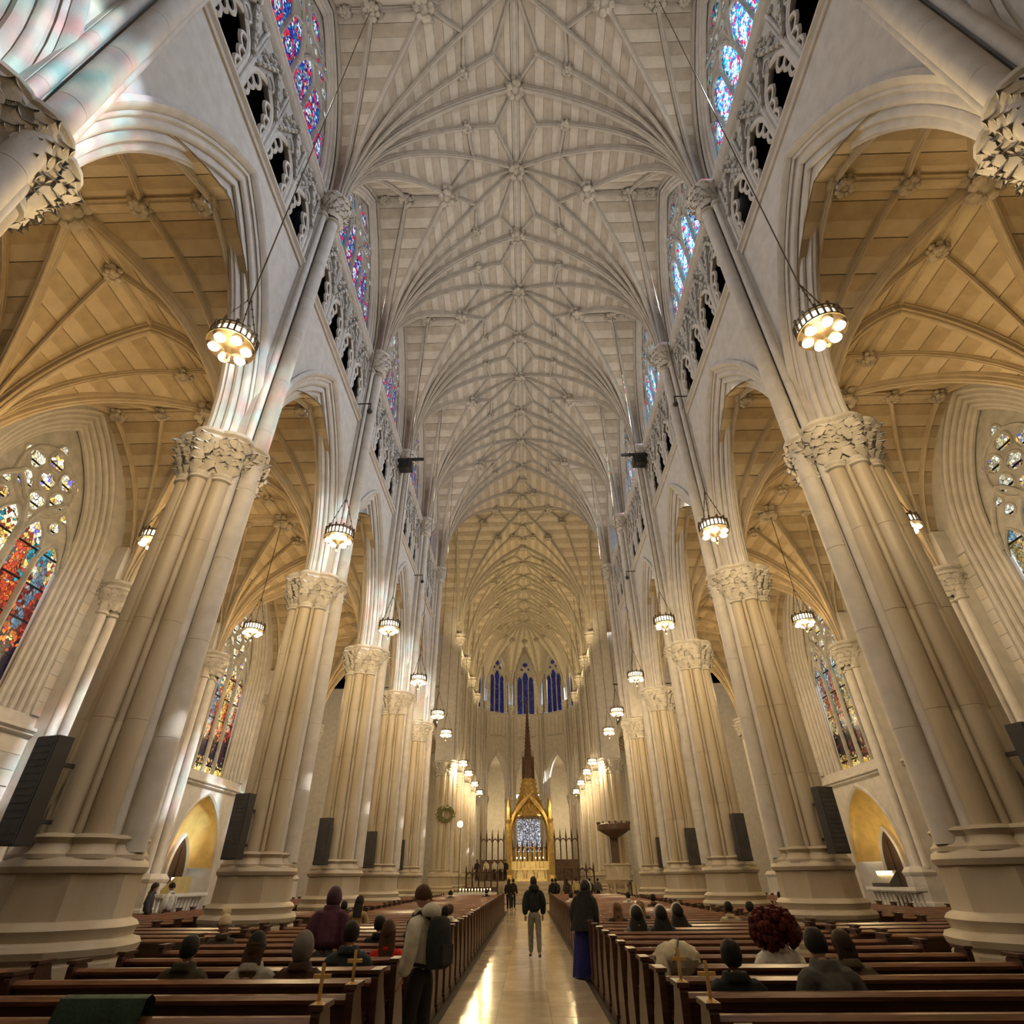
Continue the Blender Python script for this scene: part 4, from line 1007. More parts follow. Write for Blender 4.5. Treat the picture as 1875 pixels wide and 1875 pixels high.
m = MB(); m.tube([(1.0, -.5, 2.6), (2.7, -.5, .9)], .05, 6)
for i in range(6): m.tube([(1.1+.28*i, -.5, 1.2-.2*i), (1.1+.28*i, -.5, 2.45-.27*i)], .03, 5)
part('handrail', m.mesh('handrail', MARBLE), t)
# wreath, bright lamp, candle table, green platform
LEAF = mat('wreath_leaf', (.20, .20, .08), .6, var=.4, scale=12)
t = empty('wreath', (-7.0, 52.5, 6.3), 'round leafy wreath hung on the left crossing pier', 'wreath')
m = MB(); rw = random.Random(7)
for i in range(170):
    a = rw.uniform(0, 2*PI); r = .58+rw.uniform(-.24, .24); x, z = r*math.cos(a), r*math.sin(a)*.8; s = rw.uniform(.1, .18); q = rw.uniform(0, PI)
    m.poly([(x-s*.4*math.sin(q), -.1, z+s*.4*math.cos(q)), (x+s*.4*math.sin(q), -.1, z-s*.4*math.cos(q)), (x+s*1.1*math.cos(q), -.1-s, z+s*1.1*math.sin(q))])
tag(part('leaves', m.mesh('leaves', LEAF, 0), t), kind='stuff')
m = MB(); m.tube([(.56*math.cos(k*PI/12), 0, .46*math.sin(k*PI/12)) for k in range(25)], .10, 6); part('hoop', m.mesh('hoop', LEAF), t)
t = empty('floodlight', (-6.1, 56.2, 5.85), 'glaring amber floodlight beside the left crossing pier', 'floodlight')
m = MB(); m.lathe([(.12, 0), (.2, .18), (.2, .22)], 10); part('housing', m.mesh('housing', BLACK), t, rot=(PI/2, 0, 0))
m = MB(); m.ball((0, -.24, 0), .25, 10, 6); part('bulb', m.mesh('bulb', mat('floodlight_bulb', (1, .8, .4), .3, emit=(1, .66, .22), es=25)), t)
m = MB(); m.tube([(0, .05, 0), (0, .3, -.2), (0, .5, -5.8)], .03, 5); part('stand_pole', m.mesh('stand_pole', BLACK), t)
t = empty('candle_table', (-3.85, 46.4, 0), 'low stone table holding a row of lit candles at the front of the nave', 'table')
m = MB(); m.box(-1.5, 1.5, -.4, .4, .85, 1.0); part('table_top', m.mesh('table_top', WHITE, 0), t)
m = MB(); m.box(-1.35, 1.35, -.3, .3, 0, .85); part('base', m.mesh('base', MARBLE, 0), t)
for i in range(11):
    m = MB(); m.lathe([(.035, 0), (.035, .14)], 8); c = part('candle', m.mesh('candle', WHITE), None, (-4.9+.21*i, 46.4+.12*(i % 2), 1.0)); tag(c, f'small lit candle on the front candle table, {nth(i)} from the left', 'candle', 'candles on the front table'); m = MB(); m.ball((0, 0, .18), .03, 6, 4, (1, 1, 1.5)); part('flame', m.mesh('flame', GLASSL), c)
GREEN = mat('green_cloth', (.020, .05, .028), .8, var=.3, bump=.3)
t = empty('platform', (-4.3, 49.5, 0), 'low platform covered in dark green cloth, at the crossing', 'platform')
m = MB(); m.box(-1.7, 1.7, -1, 1, 0, 1.0); part('platform_top', m.mesh('platform_top', GREEN, 0), t)
m = MB(); m.box(-1.75, 1.75, -1.05, -1, 0, .3); part('skirting', m.mesh('skirting', CARVW, 0), t)
# ------------------------------------------------------------------ people
def skin_raw(pts, edges, sub=1):
    """pts: list of (x, y, z, rx[, ry]); grows a smooth surface round the skeleton"""
    me = bpy.data.meshes.new('raw'); me.from_pydata([p[:3] for p in pts], edges, [])
    o = bpy.data.objects.new('raw', me); COL.objects.link(o)
    sk = o.modifiers.new('s', 'SKIN'); sk.use_smooth_shade = True
    ly = me.skin_vertices[0] if me.skin_vertices else None
    if ly is None:
        bm = bmesh.new(); bm.from_mesh(me); bm.verts.layers.skin.verify(); bm.to_mesh(me); bm.free(); ly = me.skin_vertices[0]
    for i, p in enumerate(pts):
        ly.data[i].radius = (p[3], p[4] if len(p) > 4 else p[3]); ly.data[i].use_root = (i == 0)
    if sub: ss = o.modifiers.new('u', 'SUBSURF'); ss.levels = sub; ss.render_levels = sub
    dg = bpy.context.evaluated_depsgraph_get(); ev = o.evaluated_get(dg); r = bpy.data.meshes.new_from_object(ev)
    v = [tuple(q.co) for q in r.vertices]; f = [tuple(q.vertices) for q in r.polygons]
    bpy.data.objects.remove(o); bpy.data.meshes.remove(r); bpy.data.meshes.remove(me)
    mb = MB(); mb.v = v; mb.f = f; mb.m = [0]*len(f); return mb
def fuse(mbs, name, m, voxel):
    """joins the pieces into one continuous surface"""
    A = MB()
    for b in mbs: A.join(b)
    me = A.mesh('raw', m, 0); o = bpy.data.objects.new('raw', me); COL.objects.link(o)
    r = o.modifiers.new('r', 'REMESH'); r.mode = 'VOXEL'; r.voxel_size = voxel; r.use_smooth_shade = True
    s = o.modifiers.new('s', 'SMOOTH'); s.iterations = 3; s.factor = .5
    dg = bpy.context.evaluated_depsgraph_get(); out = bpy.data.meshes.new_from_object(o.evaluated_get(dg)); out.name = name
    bpy.data.objects.remove(o); bpy.data.meshes.remove(me)
    out.polygons.foreach_set('use_smooth', [True]*len(out.polygons))
    return out
def head_mb(c, tilt=0, turn=0):
    """a skull with brow, nose, mouth, chin and ears; faces +y"""
    m = MB(); n, k = 20, 14; rr = []
    for i in range(k+1):
        a = PI*i/k; z = -math.cos(a); rad = max(.03, math.sin(a)); ring = []
        for j in range(n):
            t = 2*PI*j/n; x, y = math.sin(t), math.cos(t)
            wx = .074*(1 if z > -.2 else 1+.30*(z+.2)); wy = .096
            px, py, pz = wx*rad*x, wy*rad*y-(.012 if z > .1 else 0), .122*z
            if y > .55:
                if abs(x) < .32 and -.30 < z < .12: py += .022*(1-abs(x)/.32)*(1-(abs(z+.16)/.28)*.6)
                if abs(x) > .22 and .0 < z < .22: py -= .007
                if abs(x) < .35 and -.55 < z < -.42: py += .006
                if z < -.68: py += .012
            ring.append((px, py, pz))
        rr.append(ring)
    m.rings(rr, True, True)
    for sg in (-1, 1): m.ball((sg*.078, -.008, -.01), .03, 6, 5, (.4, .8, 1.15))
    M = Matrix.Translation(c) @ Matrix.Rotation(turn, 4, 'Z') @ Matrix.Rotation(tilt, 4, 'X')
    m.v = [tuple(M @ Vector(p)) for p in m.v]; return m, M
def hand_mb(w, d, s, curl=.5):
    """palm, four fingers of different lengths and a thumb from the side of the palm"""
    w, d = Vector(w), Vector(d).normalized(); side_ = Vector((s, 0, 0))
    side_ = (side_-d*side_.dot(d)).normalized(); nrm = d.cross(side_)
    B = []; palm = [w, w+d*.05, w+d*.085]
    B.append(skin_raw([(*palm[0], .022, .017), (*palm[1], .036, .015), (*palm[2], .036, .014)], [(0, 1), (1, 2)]))
    for q, L in ((-.030, .066), (-.010, .078), (.010, .072), (.029, .055)):
        p = w+d*.085+side_*q; q1 = p+d*L*.45; q2 = q1+(d*.8+nrm*curl*.6).normalized()*L*.33; q3 = q2+(d*.5+nrm*curl).normalized()*L*.3
        t = MB(); t.tube([p-d*.015, q1, q2, q3], [.0095, .009, .008, .006], 6); B.append(t)
    p = w+d*.03-side_*.03; t = MB(); t.tube([p, p+d*.025-side_*.025, p+d*.055-side_*.035+nrm*.01], [.012, .010, .008], 6); B.append(t)
    return B
SKIN = mat('skin', (.45, .27, .19), .5, var=.05)
def pose_sit(lean=0.):
    s = math.sin(lean); c = math.cos(lean)
    def T(x, y, z): dz = z-.5; return (x, y*c+dz*s, .5+dz*c-y*s)
    J = dict(hip=(0, 0, .54), waist=T(0, .0, .70), chest=T(0, -.01, .90), neck=T(0, .0, 1.06), nk2=T(0, .02, 1.11), head=T(0, .045, 1.215))
    for sg, n in ((-1, 'l'), (1, 'r')):
        J['sh'+n] = T(sg*.18, -.005, 1.015); J['el'+n] = T(sg*.255, .06, .76); J['wr'+n] = T(sg*.13, .28, .66)
        J['th'+n] = (sg*.09, .03, .52); J['kn'+n] = (sg*.11, .43, .53); J['an'+n] = (sg*.12, .44, .10); J['to'+n] = (sg*.13, .60, .04)
    return J
def pose_stand(stride=.0, bend=0., head_tilt=0.):
    s, c = math.sin(bend), math.cos(bend)
    def T(x, y, z): dz = z-.95; return (x, y*c+dz*s, .95+dz*c-y*s)
    J = dict(hip=(0, 0, .95), waist=T(0, 0, 1.12), chest=T(0, -.01, 1.32), neck=T(0, 0, 1.49), nk2=T(0, .02, 1.54), head=T(0, .045, 1.645))
    for sg, n in ((-1, 'l'), (1, 'r')):
        J['sh'+n] = T(sg*.185, -.005, 1.43); J['el'+n] = T(sg*.25, -.02+.3*stride*sg, 1.15); J['wr'+n] = T(sg*.24, .10+.4*stride*sg, .91)
        J['th'+n] = (sg*.09, 0, .90); J['kn'+n] = (sg*.10, .03-stride*sg*.5, .50); J['an'+n] = (sg*.10, -stride*sg, .09+max(0, stride*sg*.15)); J['to'+n] = (sg*.12, .16-stride*sg, .035)
    return J
TORSO = [('hip', .135, .10), ('waist', .125, .092), ('chest', .145, .10), ('neck', .072, .066), ('nk2', .060, .060)]
def chain(J, seq, g=0.):
    return skin_raw([(*J[n], r[0]+g, (r[1] if len(r) > 1 else r[0])+g) for n, *r in seq], [(i, i+1) for i in range(len(seq)-1)])
def body_mesh(name, J, tilt=0, turn=0, hands=True):
    B = [chain(J, TORSO)]
    for n, sg in (('l', -1), ('r', 1)):
        B.append(chain(J, [('chest', .08), ('sh'+n, .058), ('el'+n, .042), ('wr'+n, .027)]))
        B.append(chain(J, [('hip', .09), ('th'+n, .088), ('kn'+n, .058), ('an'+n, .038)])); B.append(chain(J, [('an'+n, .036), ('to'+n, .034, .026)]))
        if hands: B += hand_mb(J['wr'+n], Vector(J['wr'+n])-Vector(J['el'+n]), sg)
    h, M = head_mb(J['head'], tilt, turn); B.append(h)
    return fuse(B, name, SKIN, .010), M
CLOTH = mat('cloth', (.1, .1, .1), .85)
def clothes(J, kind, bulk=.02):
    if kind == 'top':
        B = [chain(J, [('hip', .135, .105), ('waist', .13, .1), ('chest', .15, .108), ('neck', .07, .068)], bulk)]
        for n in 'lr': B.append(chain(J, [('chest', .085), ('sh'+n, .062), ('el'+n, .047), ('wr'+n, .034)], bulk))
        B2 = MB(); c = Vector(J['neck']); B2.lathe([(.085+bulk, -.02), (.082+bulk*.6, .05), (.06, .05), (.05, -.02)], 14, 0, 0); B2.v = [(x+c.x, y+c.y+.005, z+c.z) for x, y, z in B2.v]; B.append(B2)
        return fuse(B, 'jacket', CLOTH, .016)
    B = []
    for n in 'lr': B.append(chain(J, [('hip', .10), ('th'+n, .092), ('kn'+n, .064), ('an'+n, .05)], bulk*.8))
    return fuse(B, 'trousers', CLOTH, .016)
def shoes_mesh(J):
    B = [chain(J, [('an'+n, .042), ('to'+n, .042, .034)]) for n in 'lr']; return fuse(B, 'shoes', CLOTH, .014)
# hair, hoods and veils sit on the head: local to the head centre, facing +y
def hair_short(seed=1, r=1.0):
    m = MB(); n, k = 18, 10; rr = []
    for i in range(k+1):
        a = PI*.02+PI*.74*i/k; ring = []
        for j in range(n):
            t = 2*PI*j/n; y = math.cos(t); aa = a if y < -.35 else min(a, PI*(.74-.36*(y+.35)/1.35))
            q = 1+.05*noise.noise(Vector((math.sin(t)*3, y*3, a*4+seed)))
            sa = math.sin(aa)**.75; ring.append((.093*r*q*sa*math.sin(t), -.012+.112*r*q*sa*y, .012+.116*r*q*math.cos(aa)))
        rr.append(ring)
    m.rings(rr, True, True); return m
def hair_long(length=.34, seed=2):
    m = MB(); m.join(hair_short(seed, 1.06)); n = 12; rr = []
    for i in range(8):
        f = i/7; w = .098+.03*f-.035*f*f; d = .055-.015*f
        rr.append([(w*math.cos(2*PI*j/n)*(1+.06*math.sin(5*j+seed)), -.055-.05*f+d*math.sin(2*PI*j/n), .03-f*length-.02*math.cos(3*j)) for j in range(n)])
    m.rings(rr, True, True); return m
def hair_curly(R=.235, seed=3):
    m = MB(); rnd = random.Random(seed); m.ball((0, -.03, .03), R*.8, 14, 10, (1.1, .9, .85))
    for i in range(150):
        z = rnd.uniform(-.85, 1); t = rnd.uniform(0, 2*PI); r = math.sqrt(1-z*z); 
        if math.cos(t)*r > .75: continue
        m.ball((R*1.08*r*math.sin(t), -.03+R*.88*r*math.cos(t), .03+R*.85*z), rnd.uniform(.03, .055), 6, 4)
    return m
def hood_up():
    m = MB(); n, k = 18, 12; rr = []
    for i in range(k+1):
        a = PI*.02+PI*.80*i/k; ring = []
        for j in range(n):
            t = 2*PI*j/n; y = math.cos(t); aa = a if y < .3 else min(a, PI*(.80-.52*(y-.3)/.7))
            ring.append((.112*math.sin(aa)*math.sin(t), -.018+.135*math.sin(aa)*y, .005+.158*math.cos(aa)))
        rr.append(ring)
    m.rings(rr, True, True); return m
def beanie():
    m = MB(); m.lathe([(.092, -.01), (.10, 0), (.102, .03), (.096, .04), (.09, .08), (.06, .13), (.02, .15)], 16); m.v = [(x, y*1.15-.012, z+.01) for x, y, z in m.v]; return m
def veil(back=.42):
    m = hood_up(); n = 14; rr = []
    for i in range(7):
        f = i/6; w = .115+.16*f**.9
        rr.append([(w*math.cos(PI+PI*j/n), -.03-.015*f+(.09+.10*f)*math.sin(PI+PI*j/n), -.03-back*f+.012*math.cos(4*j)) for j in range(n+1)])
    m.rings(rr, closed=False); m.rings([[(x*.97, y*.97+.006, z) for x, y, z in r] for r in rr], closed=False); return m
def veil_band():
    m = MB(); m.tube([(.108*math.sin(t), .055+.01*math.cos(t), .03+.132*math.cos(t)) for t in [-2.2+4.4*i/16 for i in range(17)]], .020, 6); return m
HAIR = {'short': hair_short(), 'long': hair_long(), 'xlong': hair_long(.5, 4), 'curly': hair_curly(), 'hood': hood_up(), 'beanie': beanie(), 'veil': veil(), 'band': veil_band(), 'cap': beanie()}
HAIRM = {k: v.mesh({'hood': 'hood', 'beanie': 'knitted_hat', 'veil': 'veil', 'band': 'white_headband', 'cap': 'cap'}.get(k, 'hair'), CLOTH) for k, v in HAIR.items()}
eye = MB()
for sg in (-1, 1): eye.ball((sg*.031, .078, .012), .012, 8, 5)
EYES = eye.mesh('eyes', mat('eye', (.06, .04, .03), .2))
lip = MB(); lip.tube([(-.024, .083, -.052), (-.01, .092, -.049), (.01, .092, -.049), (.024, .083, -.052)], [.003, .006, .006, .003], 6)
LIPS = lip.mesh('mouth', mat('lips', (.36, .15, .13), .5))
POSES = {}
def get_pose(name):
    if name in POSES: return POSES[name]
    J, tilt, turn = {'sit': (pose_sit(-.06), 0, 0), 'sit_lean': (pose_sit(.28), -.25, 0), 'walk': (pose_stand(.17), -.12, 0),
                     'stand': (pose_stand(.02), -.15, 0), 'look_down': (pose_stand(.05), -.55, 0), 'bend': (pose_stand(.04, .42), -.2, 0)}[name]
    b, M = body_mesh('body', J, tilt, turn, hands=True)
    POSES[name] = dict(J=J, body=b, M=M, legs=clothes(J, 'legs', .02), shoes=shoes_mesh(J))
    return POSES[name]
mats_ = {}
def cm(c, rough=.85):
    key = (*[round(v, 3) for v in c], rough)
    if key not in mats_: mats_[key] = mat('cloth_%d' % len(mats_), c, rough, var=.18, scale=9, bump=.35, bscale=14, spec=.18)
    return mats_[key]
SK = {'pale': mat('skin_pale', (.50, .32, .23), .5, var=.05), 'brown': mat('skin_brown', (.20, .105, .065), .5, var=.05), 'tan': mat('skin_tan', (.38, .23, .15), .5, var=.05)}
BLK = (.012, .011, .011); BRN = (.06, .032, .018)
def person(loc, rz, pose, label, hair, hairc, top, legs=(.03, .03, .035), skin='pale', bulk='top', scale=1., extra=None, group=None):
    P = get_pose(pose)
    t = empty('person', loc, label, 'person', group, rz=rz); t.scale = (scale,)*3
    if bulk not in P: P[bulk] = clothes(P['J'], 'top', {'top': .022, 'puffer': .048}[bulk])
    part('body', P['body'], t, mat=SK[skin]); part('jacket', P[bulk], t, mat=cm(top)); part('trousers', P['legs'], t, mat=cm(legs)); part('shoes', P['shoes'], t, mat=cm((.05, .045, .04)))
    for h, c in (zip(hair, hairc) if isinstance(hair, tuple) else ((hair, hairc),)):
        o = part(HAIRM[h].name, HAIRM[h], t, mat=cm(c, .6)); o.matrix_local = P['M']
    for me in (EYES, LIPS): o = part(me.name, me, t); o.matrix_local = P['M']
    return t, P
def row(y): return round((y-.22-PY0)/PDY)
def sit(x, y, label, hair, hairc, top, dz=0, pose='sit', rz=0, **k):
    i = row(y); yy = PY0+PDY*i+.21
    return person((x, yy, -.03+dz), rz, pose, label, hair, hairc, top, **k)
# left block
sit(-3.83, 7.2, 'person seated left with dark hair and an olive-black coat, second pew rows ahead', 'short', BLK, (.035, .032, .022), bulk='puffer', skin='tan')
sit(-3.1, 8.0, 'person seated left in a black knitted hat and pale grey hooded coat', ('beanie', 'long'), (BLK, BRN), (.30, .29, .26), bulk='puffer')
sit(-2.58, 7.2, 'person seated left with a grey hood up and a dark brown jacket', 'hood', (.13, .12, .115), (.055, .03, .022), bulk='puffer')
sit(-2.32, 8.1, 'person seated left with black hair in a dark navy puffer jacket', 'short', BLK, (.025, .032, .042), bulk='puffer', scale=1.05)
sit(-2.05, 9.0, 'person seated left with long brown hair and a bright red hood', ('long', 'cap'), (BRN, BRN), (.45, .02, .02), pose='sit')
person((-3.0, 9.72, 0), .15, 'bend', 'person in a long maroon coat bending over the pew on the left', 'hood', (.05, .028, .035), (.06, .022, .04), bulk='puffer')
sit(-2.6, 10.9, 'person seated left with short black hair and a plain black jacket', 'short', BLK, (.014, .014, .016))
sit(-2.15, 12.0, 'person seated left with long black hair and a brown fur collar', 'long', BLK, (.03, .024, .02))
person((-4.25, 16.3, -.3), 0, 'stand', 'person standing left in a tan coat with black hair', 'long', BLK, (.30, .22, .12))
sit(-5.2, 11.0, 'person seated left in a beige cap and dark coat near the largest column', 'cap', (.42, .34, .22), (.04, .035, .03), rz=.5, skin='tan')
sit(-6.9, 15.2, 'person seated left with blond hair and a charcoal coat below the second column', 'short', (.42, .33, .19), (.07, .07, .07), bulk='puffer')
sit(-5.3, 18.7, 'person seated left with black hair behind the tan coat', 'short', BLK, (.03, .028, .03))
sit(-1.98, 14.7, 'person seated at the aisle end left in a black coat beyond the hooded man', 'short', BLK, (.016, .016, .018))
sit(-2.0, 16.4, 'person seated at the aisle end left in a white top with dark hair', 'short', BRN, (.62, .60, .56))
for x, y, l, c in ((-5.2, 30.6, 'small far seated person left in black', BLK), (-4.7, 30.6, 'small far seated person left in brown', (.07, .04, .03)), (-4.2, 34.4, 'small far seated person left with grey coat', (.12, .12, .12)), (-2.5, 38.1, 'small far seated person left in front of the candle table', (.03, .03, .03))):
    sit(x, y, l, 'short', BLK, c)
# hooded man with the backpack, in profile beside the aisle
t, P = person((-1.36, 8.05, 0), 1.05, 'look_down', 'person standing beside the aisle in an off-white hooded jacket with a dark backpack', 'short', BRN, (.50, .50, .45), (.022, .02, .022), bulk='puffer', scale=.985)
m = MB(); n = 16
m.rings([[((.15*math.cos(2*PI*j/n))*abs(math.cos(2*PI*j/n))**-.35*f if abs(math.cos(2*PI*j/n)) > .05 else 0, -.235+(.11*math.sin(2*PI*j/n))*f, z) for j in range(n)] for z, f in ((.98, .75), (1.0, .98), (1.15, 1.08), (1.32, 1.02), (1.42, .85), (1.46, .5))], True, True)
bp = part('backpack', m.mesh('backpack', cm((.022, .028, .03))), t)
m = MB()
for sg in (-1, 1): m.tube([(sg*.10, -.16, 1.44), (sg*.12, -.02, 1.50), (sg*.125, .14, 1.40), (sg*.14, .15, 1.2), (sg*.15, .0, 1.02), (sg*.11, -.16, 1.0)], .02, 6)
part('strap', m.mesh('strap', cm((.02, .024, .026))), bp); m = MB(); m.box(-.10, .10, -.37, -.33, 1.02, 1.2); part('pocket', m.mesh('pocket', cm((.03, .036, .038))), bp)
m = MB(); m.ball((0, -.10, 1.50), .13, 12, 7, (1.15, .8, .75)); part('hood_down', m.mesh('hood_down', cm((.50, .50, .45))), t)
# walking man on the aisle
t, P = person((.02, 18.9, .0), .05, 'walk', 'person walking up the aisle in a dark puffer jacket and grey trousers', 'short', (.03, .026, .024), (.016, .022, .024), (.17, .18, .16), bulk='puffer', scale=1.04)
m = MB(); m.ball((0, -.08, 1.5), .13, 12, 7, (1.1, .75, .8)); part('hood_down', m.mesh('hood_down', cm((.016, .022, .024))), t)
# standing nun in a dark blue habit, leaning over the pew end
def nun_habit(t, P, c1, c2, full):
    m = MB(); n = 20; rr = []
    for z, wx, wy, y in ((.03, .30, .27, .0), (.3, .27, .24, .0), (.7, .22, .19, -.01), (.98, .19, .16, .0)):
        rr.append([(wx*math.cos(2*PI*j/n)*(1+.07*math.cos(7*2*PI*j/n)*(1-z)), y+wy*math.sin(2*PI*j/n)*(1+.07*math.cos(7*2*PI*j/n)*(1-z)), z) for j in range(n)])
    m.rings(rr, True, True); part('skirt', m.mesh('skirt', cm(c2)), t)
t, P = person((1.10, 15.4, 0), -.35, 'bend', 'standing nun in black veil and dark blue habit leaning over the pews', ('veil', 'band'), ((.014, .014, .017), (.7, .7, .68)), (.018, .018, .022), (.015, .02, .10), bulk='puffer', scale=1.02)
nun_habit(t, P, 0, (.016, .02, .13), True)
m = MB(); rr = []
J = P['J']; n = 14
for f in range(7):
    q = f/6; c = Vector(J['neck']).lerp(Vector((0, -.05, .75)), q); w = .15+.13*q
    rr.append([(c.x+w*math.cos(PI+PI*j/n), c.y-.06+(.10+.08*q)*math.sin(PI+PI*j/n), c.z+.06) for j in range(n+1)])
m.rings(rr, closed=False); part('cape', m.mesh('cape', cm((.014, .014, .017))), t)
# right block
sit(1.75, 6.5, 'person seated right nearest the aisle with dark hair and black jacket', 'short', BLK, (.016, .018, .02), bulk='puffer', skin='brown', pose='sit')
sit(2.85, 8.6, 'person seated right with a mass of dark red curly hair and a white jacket', 'curly', (.075, .012, .010), (.75, .75, .73), bulk='puffer', scale=1.04)
sit(3.55, 9.3, 'person seated right with dark brown hair, head bowed, in a cream top', 'short', BRN, (.48, .43, .30), pose='sit_lean')
sit(2.66, 6.3, 'person seated right with short black hair, leaning forward in a charcoal grey coat', 'short', BLK, (.075, .08, .08), bulk='puffer', pose='sit_lean', scale=1.08)
sit(3.22, 7.35, 'person seated right with very long dark hair and a brown fur-trimmed coat', 'xlong', (.03, .018, .012), (.10, .08, .06), bulk='puffer')
sit(3.35, 4.75, 'person seated right in the nearest corner with dark hair and a dark grey coat', 'short', BLK, (.05, .05, .05), bulk='puffer', scale=1.1)
nunl = ['grey cardigan, nearest the aisle', 'dark teal cardigan', 'dark green cardigan']
for i, (x, y, c) in enumerate(((1.95, 12.9, (.10, .10, .10)), (2.42, 13.0, (.02, .035, .045)), (2.95, 13.9, (.025, .03, .025)))):
    sit(x, y, f'seated nun in black veil and white band, {nunl[i]}', ('veil', 'band'), (BLK, (.7, .7, .68)), c, bulk='puffer')
sit(1.95, 16.2, 'person seated right with long brown hair beyond the nuns', 'long', (.14, .08, .045), (.04, .03, .03))
sit(2.65, 16.6, 'person seated right with light brown hair beyond the nuns', 'long', (.20, .13, .08), (.03, .03, .03))
sit(4.55, 15.7, 'person seated right with black hair and a cream scarf', 'short', BLK, (.40, .36, .24))
sit(5.05, 15.7, 'person seated right with black hair and a taupe jacket, next to the cream scarf', 'short', BLK, (.12, .095, .075))
for x, y, l, c in ((4.2, 23.9, 'small far seated person right in dark brown', (.05, .03, .02)), (3.9, 27.0, 'small far seated person right in white', (.6, .58, .55)), (1.65, 28.2, 'far seated person right at the aisle end in a white jacket', (.7, .68, .62)), (9.3, 25.3, 'far seated person in the right aisle in dark maroon', (.05, .02, .02))):
    sit(x, y, l, 'short', BLK, c)
# people standing in the aisles and at the front
person((-12.4, 21.5, 0), -1.2, 'stand', 'person standing by the left altar rail with long dark hair and a dark coat', 'xlong', (.035, .02, .016), (.045, .045, .055), bulk='puffer')
person((-12.3, 22.5, 0), 1.4, 'look_down', 'person standing by the left altar rail in a black and white jacket', 'short', BLK, (.55, .55, .53), bulk='puffer')
person((12.1, 25.7, 0), -.9, 'stand', 'person standing by the right altar rail in a white jacket with a dark strap', 'short', BLK, (.60, .55, .50), bulk='puffer')
for x, y, z, c, h, l in ((-4.15, 62.6, 1.55, (.55, .5, .4), 'long', 'in a cream dress'), (-3.35, 62.7, 1.55, (.5, .48, .42), 'short', 'in a pale jacket and black trousers'), (-2.75, 62.6, 1.55, (.4, .38, .33), 'short', 'in a grey jacket'), (-2.3, 62.8, 1.55, (.02, .02, .024), 'short', 'in a black suit'), (-5.0, 62.4, 1.55, (.025, .022, .02), 'long', 'in a long dark coat'),
                       (-1.45, 44.5, 0, (.018, .016, .018), 'long', 'in black by the left pew end, far down the aisle'), (-1.2, 46.2, 0, (.03, .02, .02), 'short', 'in dark red-brown, left of the far aisle end'), (1.45, 43.5, 0, (.02, .02, .022), 'short', 'in a dark coat by the right pew end, far down the aisle'), (1.75, 45.6, 0, (.04, .035, .035), 'short', 'in dark grey, right of the far aisle end'),
                       (2.8, 51, 0, (.05, .04, .04), 'long', 'in brown before the right choir stalls'), (3.6, 52, 0, (.45, .4, .2), 'short', 'in pale yellow before the right choir stalls'), (4.6, 51.5, 0, (.03, .03, .03), 'short', 'in black before the right choir stalls'), (5.3, 52.2, 0, (.10, .09, .09), 'short', 'in dark grey before the right choir stalls')):
    person((x, y, z), random.uniform(-.5, .5) if y < 60 else 2.6, 'stand', f'far person standing {l}', h, BLK, c, (.02, .02, .02), bulk='puffer')

# ------------------------------------------------------------------ things left on the pews
def soft(name, c, R, sc, seed, amp=.18, mat_=None, lumps=3.):
    m = MB(); n, k = 28, 16; rr = []
    for i in range(k+1):
        a = PI*i/k; ring = []
        for j in range(n):
            t = 2*PI*j/n; d = Vector((max(.02, math.sin(a))*math.cos(t), max(.02, math.sin(a))*math.sin(t), -math.cos(a)))
            q = R*(1+amp*noise.noise(d*lumps+Vector((seed, 0, 0)))); ring.append((c[0]+d.x*q*sc[0], c[1]+d.y*q*sc[1], c[2]+d.z*q*sc[2]))
        rr.append(ring)
    m.rings(rr, True, True); return m.mesh(name, mat_)
CREAM = cm((.52, .49, .38))
t = empty('folded_jacket', (1.60, 8.27, .95), 'cream quilted jacket heaped over a pew end beside the aisle on the right', 'jacket')
part('jacket_body', soft('jacket_body', (0, .05, .05), .27, (1.0, .75, .62), 2, .22, CREAM), t)
m = MB(); m.tube([(-.10, -.16, .02), (-.04, -.17, .12), (.02, -.06, .235), (.05, .1, .23)], .012, 5); part('strap', m.mesh('strap', cm((.12, .11, .09))), t)
part('sleeve', soft('sleeve', (-.2, -.08, -.1), .13, (.7, .7, 1.5), 5, .2, CREAM), t)
t = empty('green_cloth', (-3.34, 5.45, .95), 'dark green cloth draped over a pew back at the lower left', 'cloth')
m = MB(); rr = []
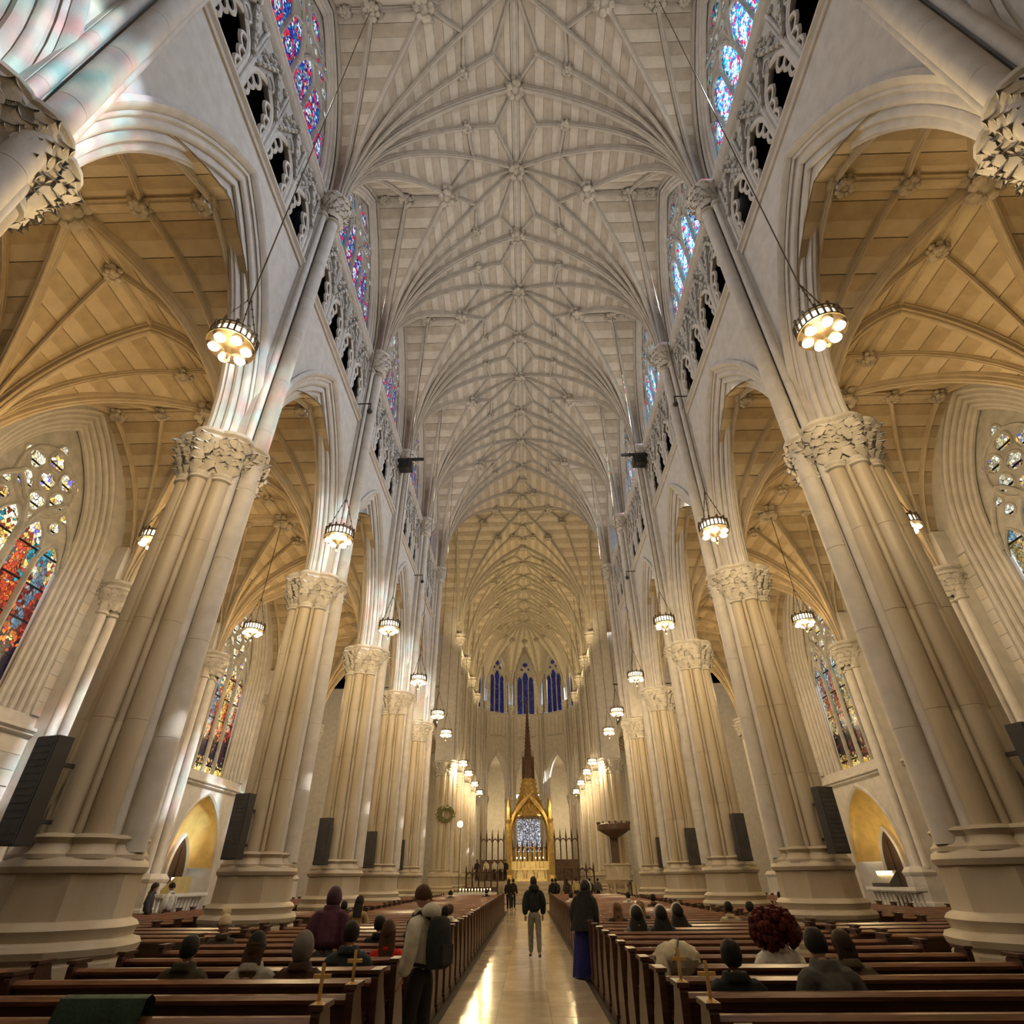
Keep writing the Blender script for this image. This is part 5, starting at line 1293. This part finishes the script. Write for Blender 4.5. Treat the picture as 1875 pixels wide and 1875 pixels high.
for x in [-.33+.66*i/16 for i in range(17)]:
    w = .012*math.sin(x*31)
    rr.append([(x, .16, -.3), (x, .13+w, -.05), (x, .09+w, .10), (x, .02, .135), (x, -.05, .12), (x*1.03, -.09+w, .0), (x*1.05, -.11-w, -.25), (x*1.08, -.12+w, -.55)])
m.rings(rr, closed=False); m.rings([[(x*.985, y*.9+.002, z-.012) for x, y, z in r] for r in rr], closed=False)
part('cloth', m.mesh('cloth', GREEN), t)

# ------------------------------------------------------------------ lamps of the building and added fill lights
WARM = (1, .56, .15); NEUT = (1, .90, .78)
for sd in (-1, 1):
    for k in range(-1, 5):
        lamp('SPOT', (sd*8.75, YK(k), 10.95), 175, WARM, .08, (sd*10.6, YK(k), 15.5), 2.2, .8)
        lamp('SPOT', (sd*13.7, YK(k), 10.95), 105, WARM, .08, (sd*11.8, YK(k), 15.5), 2.2, .8)
    for k in (-1.5, -.5, .5, 1.5, 2.5, 3.5):
        lamp('SPOT', (sd*6.75, YK(k), 22.65), 680, NEUT, .08, (-sd*2, YK(k), 31), 2.4, .8)
        lamp('SPOT', (sd*6.75, YK(k)-.3, 22.65), 1700 if sd > 0 else 800, (.70, .83, 1) if sd > 0 else (.88, .93, 1), .1, (-sd*7, YK(k)+1.0, 15.5), 1.5, .7)  # added cool fill, standing in for daylight on the opposite wall
    for j in range(4): lamp('SPOT', (sd*6.2, YC1+BAY*j-3.4, 20), 900, (1, .72, .34), .1, (-sd*2, YC1+BAY*j, 32), 2.6, .8)
    lamp('SPOT', (sd*2.6, 67.5, 9), 900, (1, .78, .36), .1, (.1, 69.2, 2), 1.0, .6)
    lamp('POINT', (sd*14, 46.3, 12), 900, (1, .72, .36), .3)  # added warm fill for the dark crossing arm
    lamp('SPOT', (sd*14.2, YK(2.5)-.5, 1.9), 110, (1, .75, .35), .1, (sd*15.6, YK(2.5)+.2, 4.2), 1.9, .8)
    lamp('POINT', (sd*11, YC1+9, 8), 400, (1, .72, .36), .3)  # added fill so the choir aisle does not go black
    lamp('POINT', (sd*5.5, 88, 9), 900, (1, .72, .34), .2)
